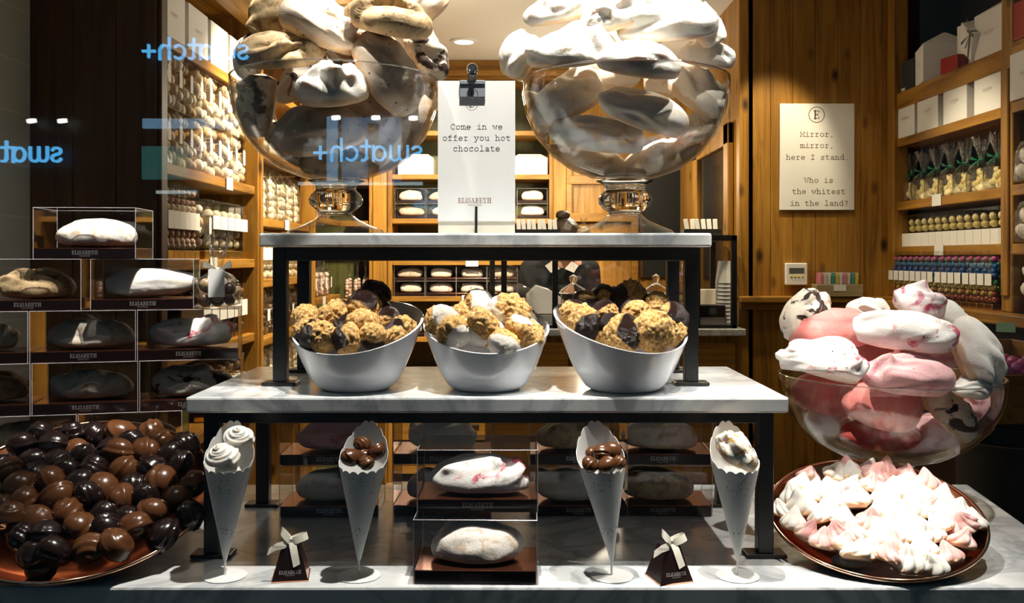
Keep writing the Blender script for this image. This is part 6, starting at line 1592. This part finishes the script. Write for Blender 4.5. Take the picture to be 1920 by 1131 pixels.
    # hair: shell over the skull with a knot on top
    sel = (HV[:, 2] > 0.28 - 0.9 * np.maximum(0, HV[:, 1] + 0.1)) | (HV[:, 1] > 0.35)
    HP = HV * np.array([0.081, 0.099, 0.119]) * (1 + 0.02 * waves(np.random.default_rng(5), 14)(HV))[:, None] @ rx.T + np.array([hd.x, PY - 0.045, hd.z])
    mb = MB(); mb.add([tuple(q) for q in HP], [f for f in HF if all(sel[i] for i in f)])
    BV, BF = ico(3); kq = np.array([0.0, 0.02, 0.125]) @ rx.T + np.array([hd.x, PY - 0.045, hd.z])
    mb.mesh_np(BV * np.array([0.036, 0.034, 0.026]) * (1 + 0.06 * waves(np.random.default_rng(6), 9)(BV))[:, None] + kq, BF)
    mb.build('hair', M_HAIR, o, smooth=180)
    # shirt collar: two white points below the chin
    cb = MB()
    for s in (-1, 1):
        a = Vector((nk.x + s * 0.05, PY - 0.075, nk.z + 0.028)); b_ = Vector((nk.x + s * 0.012, PY - 0.115, nk.z - 0.010)); c_ = Vector((nk.x + s * 0.058, PY - 0.115, nk.z - 0.030)); d_ = Vector((nk.x + s * 0.085, PY - 0.06, nk.z + 0.005))
        off = Vector((0, 0.006, 0)); cb.add([a, b_, c_, d_, a + off, b_ + off, c_ + off, d_ + off], [(0, 1, 2, 3), (7, 6, 5, 4), (0, 4, 5, 1), (1, 5, 6, 2), (2, 6, 7, 3), (3, 7, 4, 0)])
    cb.build('collar', M_PAPER, o, smooth=0)
person()

# ------------------------------------------------------------------ ceiling lamps of the shop
def downlight(label, x, y):
    t = thing('ceiling_downlight', label, 'ceiling lamp', (x, y, CEIL - 0.0005))
    MB().lathe([(0.050, 0.0), (0.072, 0.0), (0.070, -0.006), (0.052, -0.010)], 36, closed=True).build('ring', M_PAPER, t, smooth=50)
    MB().lathe([(0, -0.004), (0.050, -0.004), (0.050, -0.001), (0, -0.001)], 36).build('lens', M_LAMP, t, smooth=0)
q = W(870, 76, 4.98); k = (CEIL - EYE) * F / (HY - 76)
downlight('round recessed ceiling lamp above the table sign', (870 - CX) * k / F, k)

# ------------------------------------------------------------------ cellophane bag on the box pyramid
cb_ = bag_pack('gift_bag', 'clear gift bag with ribbons standing behind the left box pyramid', 0.075, 0.06, 0.135, 0.055, M_DARKBALLS, 0.012, shade_mix, seed=123, ribbon=M_RIBBON, tag_=(0.028, 0.05))
# the top of the third row down, at its right end
rz3 = BASE + 4 * (BH + 0.0008) + 0.0008
exb = (404 - CX) / F; cu, su = math.cos(AZ), math.sin(AZ); ub = (exb * org.y - org.x) / (cu - exb * su)
pb_ = org + rot @ Vector((ub, 0.055, 0)); cb_.location = (pb_.x, pb_.y, rz3); cb_.rotation_euler = (0, 0, AZ)
tag(cb_, 'clear gift bag with ribbon bow standing on the third row of the left box pyramid', 'gift bag')

# ------------------------------------------------------------------ the shop across the street, seen mirrored in the pane
YS = -7.0                                     # its front; the mirror image stands at 2*1.05 - YS
DV = 2 * 1.05 - YS
def mir(px, py, extra=0.0): 
    d = DV + extra
    return Vector(((px - CX) * d / F, 2 * 1.05 - d, EYE + (HY - py) * d / F))
S('ground', MB().box(-7, 7, -9.0, 0.9, -0.12, -0.06), plain('dark_paving', (0.05, 0.05, 0.055), 0.7), smooth=0)
S('wall_street', MB().box(-6.5, 4, YS - 0.5, YS - 0.06, -0.06, 4.2), plain('dark_shop_front', (0.008, 0.009, 0.010), 0.5), smooth=0)
M_SIGN = m_emit('blue_sign_light', (0.10, 0.52, 1.0), 9.0)
M_POSTER = m_emit('pale_blue_lightbox', (0.30, 0.62, 0.95), 2.6)
M_TUBE = m_emit('white_strip_light', (0.75, 0.95, 1.0), 3.2)
M_DOT = m_emit('white_lamp', (0.95, 1.0, 0.95), 14)
# rounded sans letters for the lit sign, as strokes: x-height 0.5
RS = {'s': (.50, [arc(.24, .375, .15, .115, 20, 270, 8) + arc(.24, .13, .16, .12, 90, -160, 8)]), 'w': (.78, [arc(.21, .17, .15, .16, 180, 360, 8), arc(.51, .17, .15, .16, 180, 360, 8), [(.06, .5), (.06, .17)], [(.36, .5), (.36, .17)], [(.66, .5), (.66, .17)]]),
      'a': (.58, [arc(.27, .25, .2, .24, 0, 360, 18), [(.48, .5), (.48, .0)]]), 't': (.40, [[(.14, .7), (.14, .13)] + arc(.25, .13, .11, .12, 180, 290, 6), [(.02, .5), (.32, .5)]]),
      'c': (.52, [arc(.28, .25, .21, .24, 50, 310, 14)]), 'h': (.58, [[(.10, .76), (.10, .0)], arc(.27, .29, .17, .2, 180, 0, 10) + [(.44, .0)]]), '+': (.52, [[(.26, .08), (.26, .48)], [(.06, .28), (.46, .28)]])}
def lit_sign(text, px_right, px_left, py_base, label):
    """px_right: where the first letter stands in the reflection; letters run to the left from there"""
    wd_ = sum(RS[c][0] for c in text); a = mir(px_right, py_base); b = mir(px_left, py_base); s = (a.x - b.x) / wd_
    mb = MB(); x = 0
    for ch in text:
        for st in RS[ch][1]: ribbon(mb, [(x + p[0] * s, p[1] * s) for p in st], s * 0.085, Matrix.Identity(4))
        x += RS[ch][0] * s
    vs = mb.v; o = mb.build('lit_shop_sign', M_SIGN, smooth=0)
    so = o.modifiers.new('depth', 'SOLIDIFY'); so.thickness = 0.03
    o.location = (a.x, YS + 0.05, a.z); o.rotation_euler = (0, 0, PI)
    return tag(o, label, 'lit sign')
lit_sign('swatch+', 470, 268, 112, 'blue lit sign across the street, mirrored high in the pane at left')
lit_sign('swatch+', 795, 588, 302, 'blue lit sign across the street, mirrored on the left glass bowl')
lit_sign('swatch+', 122, -84, 304, 'blue lit sign across the street, mirrored on the dark panel at the left edge')
def lit_panel(name, px0, py0, px1, py1, mat, label, cat):
    a = mir(px0, py1); b = mir(px1, py0)
    o = MB().box(a.x, b.x, YS - 0.05, YS - 0.01, a.z, b.z).build(name, mat, smooth=0); return tag(o, label, cat)
lit_panel('lightbox', 612, 218, 632, 342, M_POSTER, 'narrow pale blue lightbox across the street, mirrored on the left bowl', 'lightbox')
bp = lit_panel('lightbox', 640, 220, 752, 342, m_emit('blue_lightbox', (0.16, 0.42, 0.72), 1.7), 'wide blue lightbox across the street, mirrored on the left bowl', 'lightbox')
lit_panel('lightbox', 266, 222, 440, 240, M_POSTER, 'pale blue lightbox band across the street, mirrored on the left shelf tubes', 'lightbox')
lit_panel('lightbox', 265, 274, 350, 336, m_emit('teal_lightbox', (0.10, 0.45, 0.42), 1.3), 'teal lightbox across the street, mirrored on the left shelf edge', 'lightbox')
lit_panel('lightbox', 352, 262, 432, 336, m_emit('deep_blue_lightbox', (0.05, 0.20, 0.55), 1.0), 'deep blue lightbox across the street, mirrored under the left tubes', 'lightbox')
lit_panel('strip_light', 558, 341, 792, 347, M_TUBE, 'long white strip light across the street, mirrored below the left bowl', 'strip light')
lit_panel('strip_light', 292, 357, 366, 363, M_TUBE, 'short white strip light across the street, mirrored on the slim tubes', 'strip light')
for px, py, wd_ in ((65, 231, 'far left'), (122, 231, 'left'), (632, 225, 'third'), (706, 225, 'fourth'), (776, 226, 'right end')):
    p = mir(px, py, 0.0)
    o = MB().lathe([(0, 0.03), (0.045, 0.03), (0.045, 0), (0, 0)], 20).build('shop_ceiling_lamp', M_DOT, smooth=0, loc=(p.x, YS + 0.05, p.z), rot=(-PI / 2 + 1.2, 0, 0))
    tag(o, f'small white lamp across the street mirrored in the pane, {wd_} of five', 'lamp')
# a watch on the lightbox, as a plain dark shape with a pale face
wq = mir(700, 285)
t = thing('watch_poster', 'dark wristwatch picture on the wide blue lightbox across the street', 'poster', (wq.x, YS - 0.005, wq.z))
MB().lathe([(0, 0), (0.10, 0), (0.10, 0.004), (0, 0.004)], 32, M=Matrix.Rotation(-PI / 2, 4, 'X')).build('watch_face', m_emit('watch_face', (0.03, 0.05, 0.09), 1.0), t, smooth=0)
MB().box(-0.055, 0.055, 0, 0.003, -0.28, -0.09).box(-0.055, 0.055, 0, 0.003, 0.09, 0.28).build('watch_strap', m_emit('watch_strap', (0.02, 0.03, 0.06), 1.0), t, smooth=0)

for o in sc.objects:
    if '_used' in o.keys(): del o['_used']
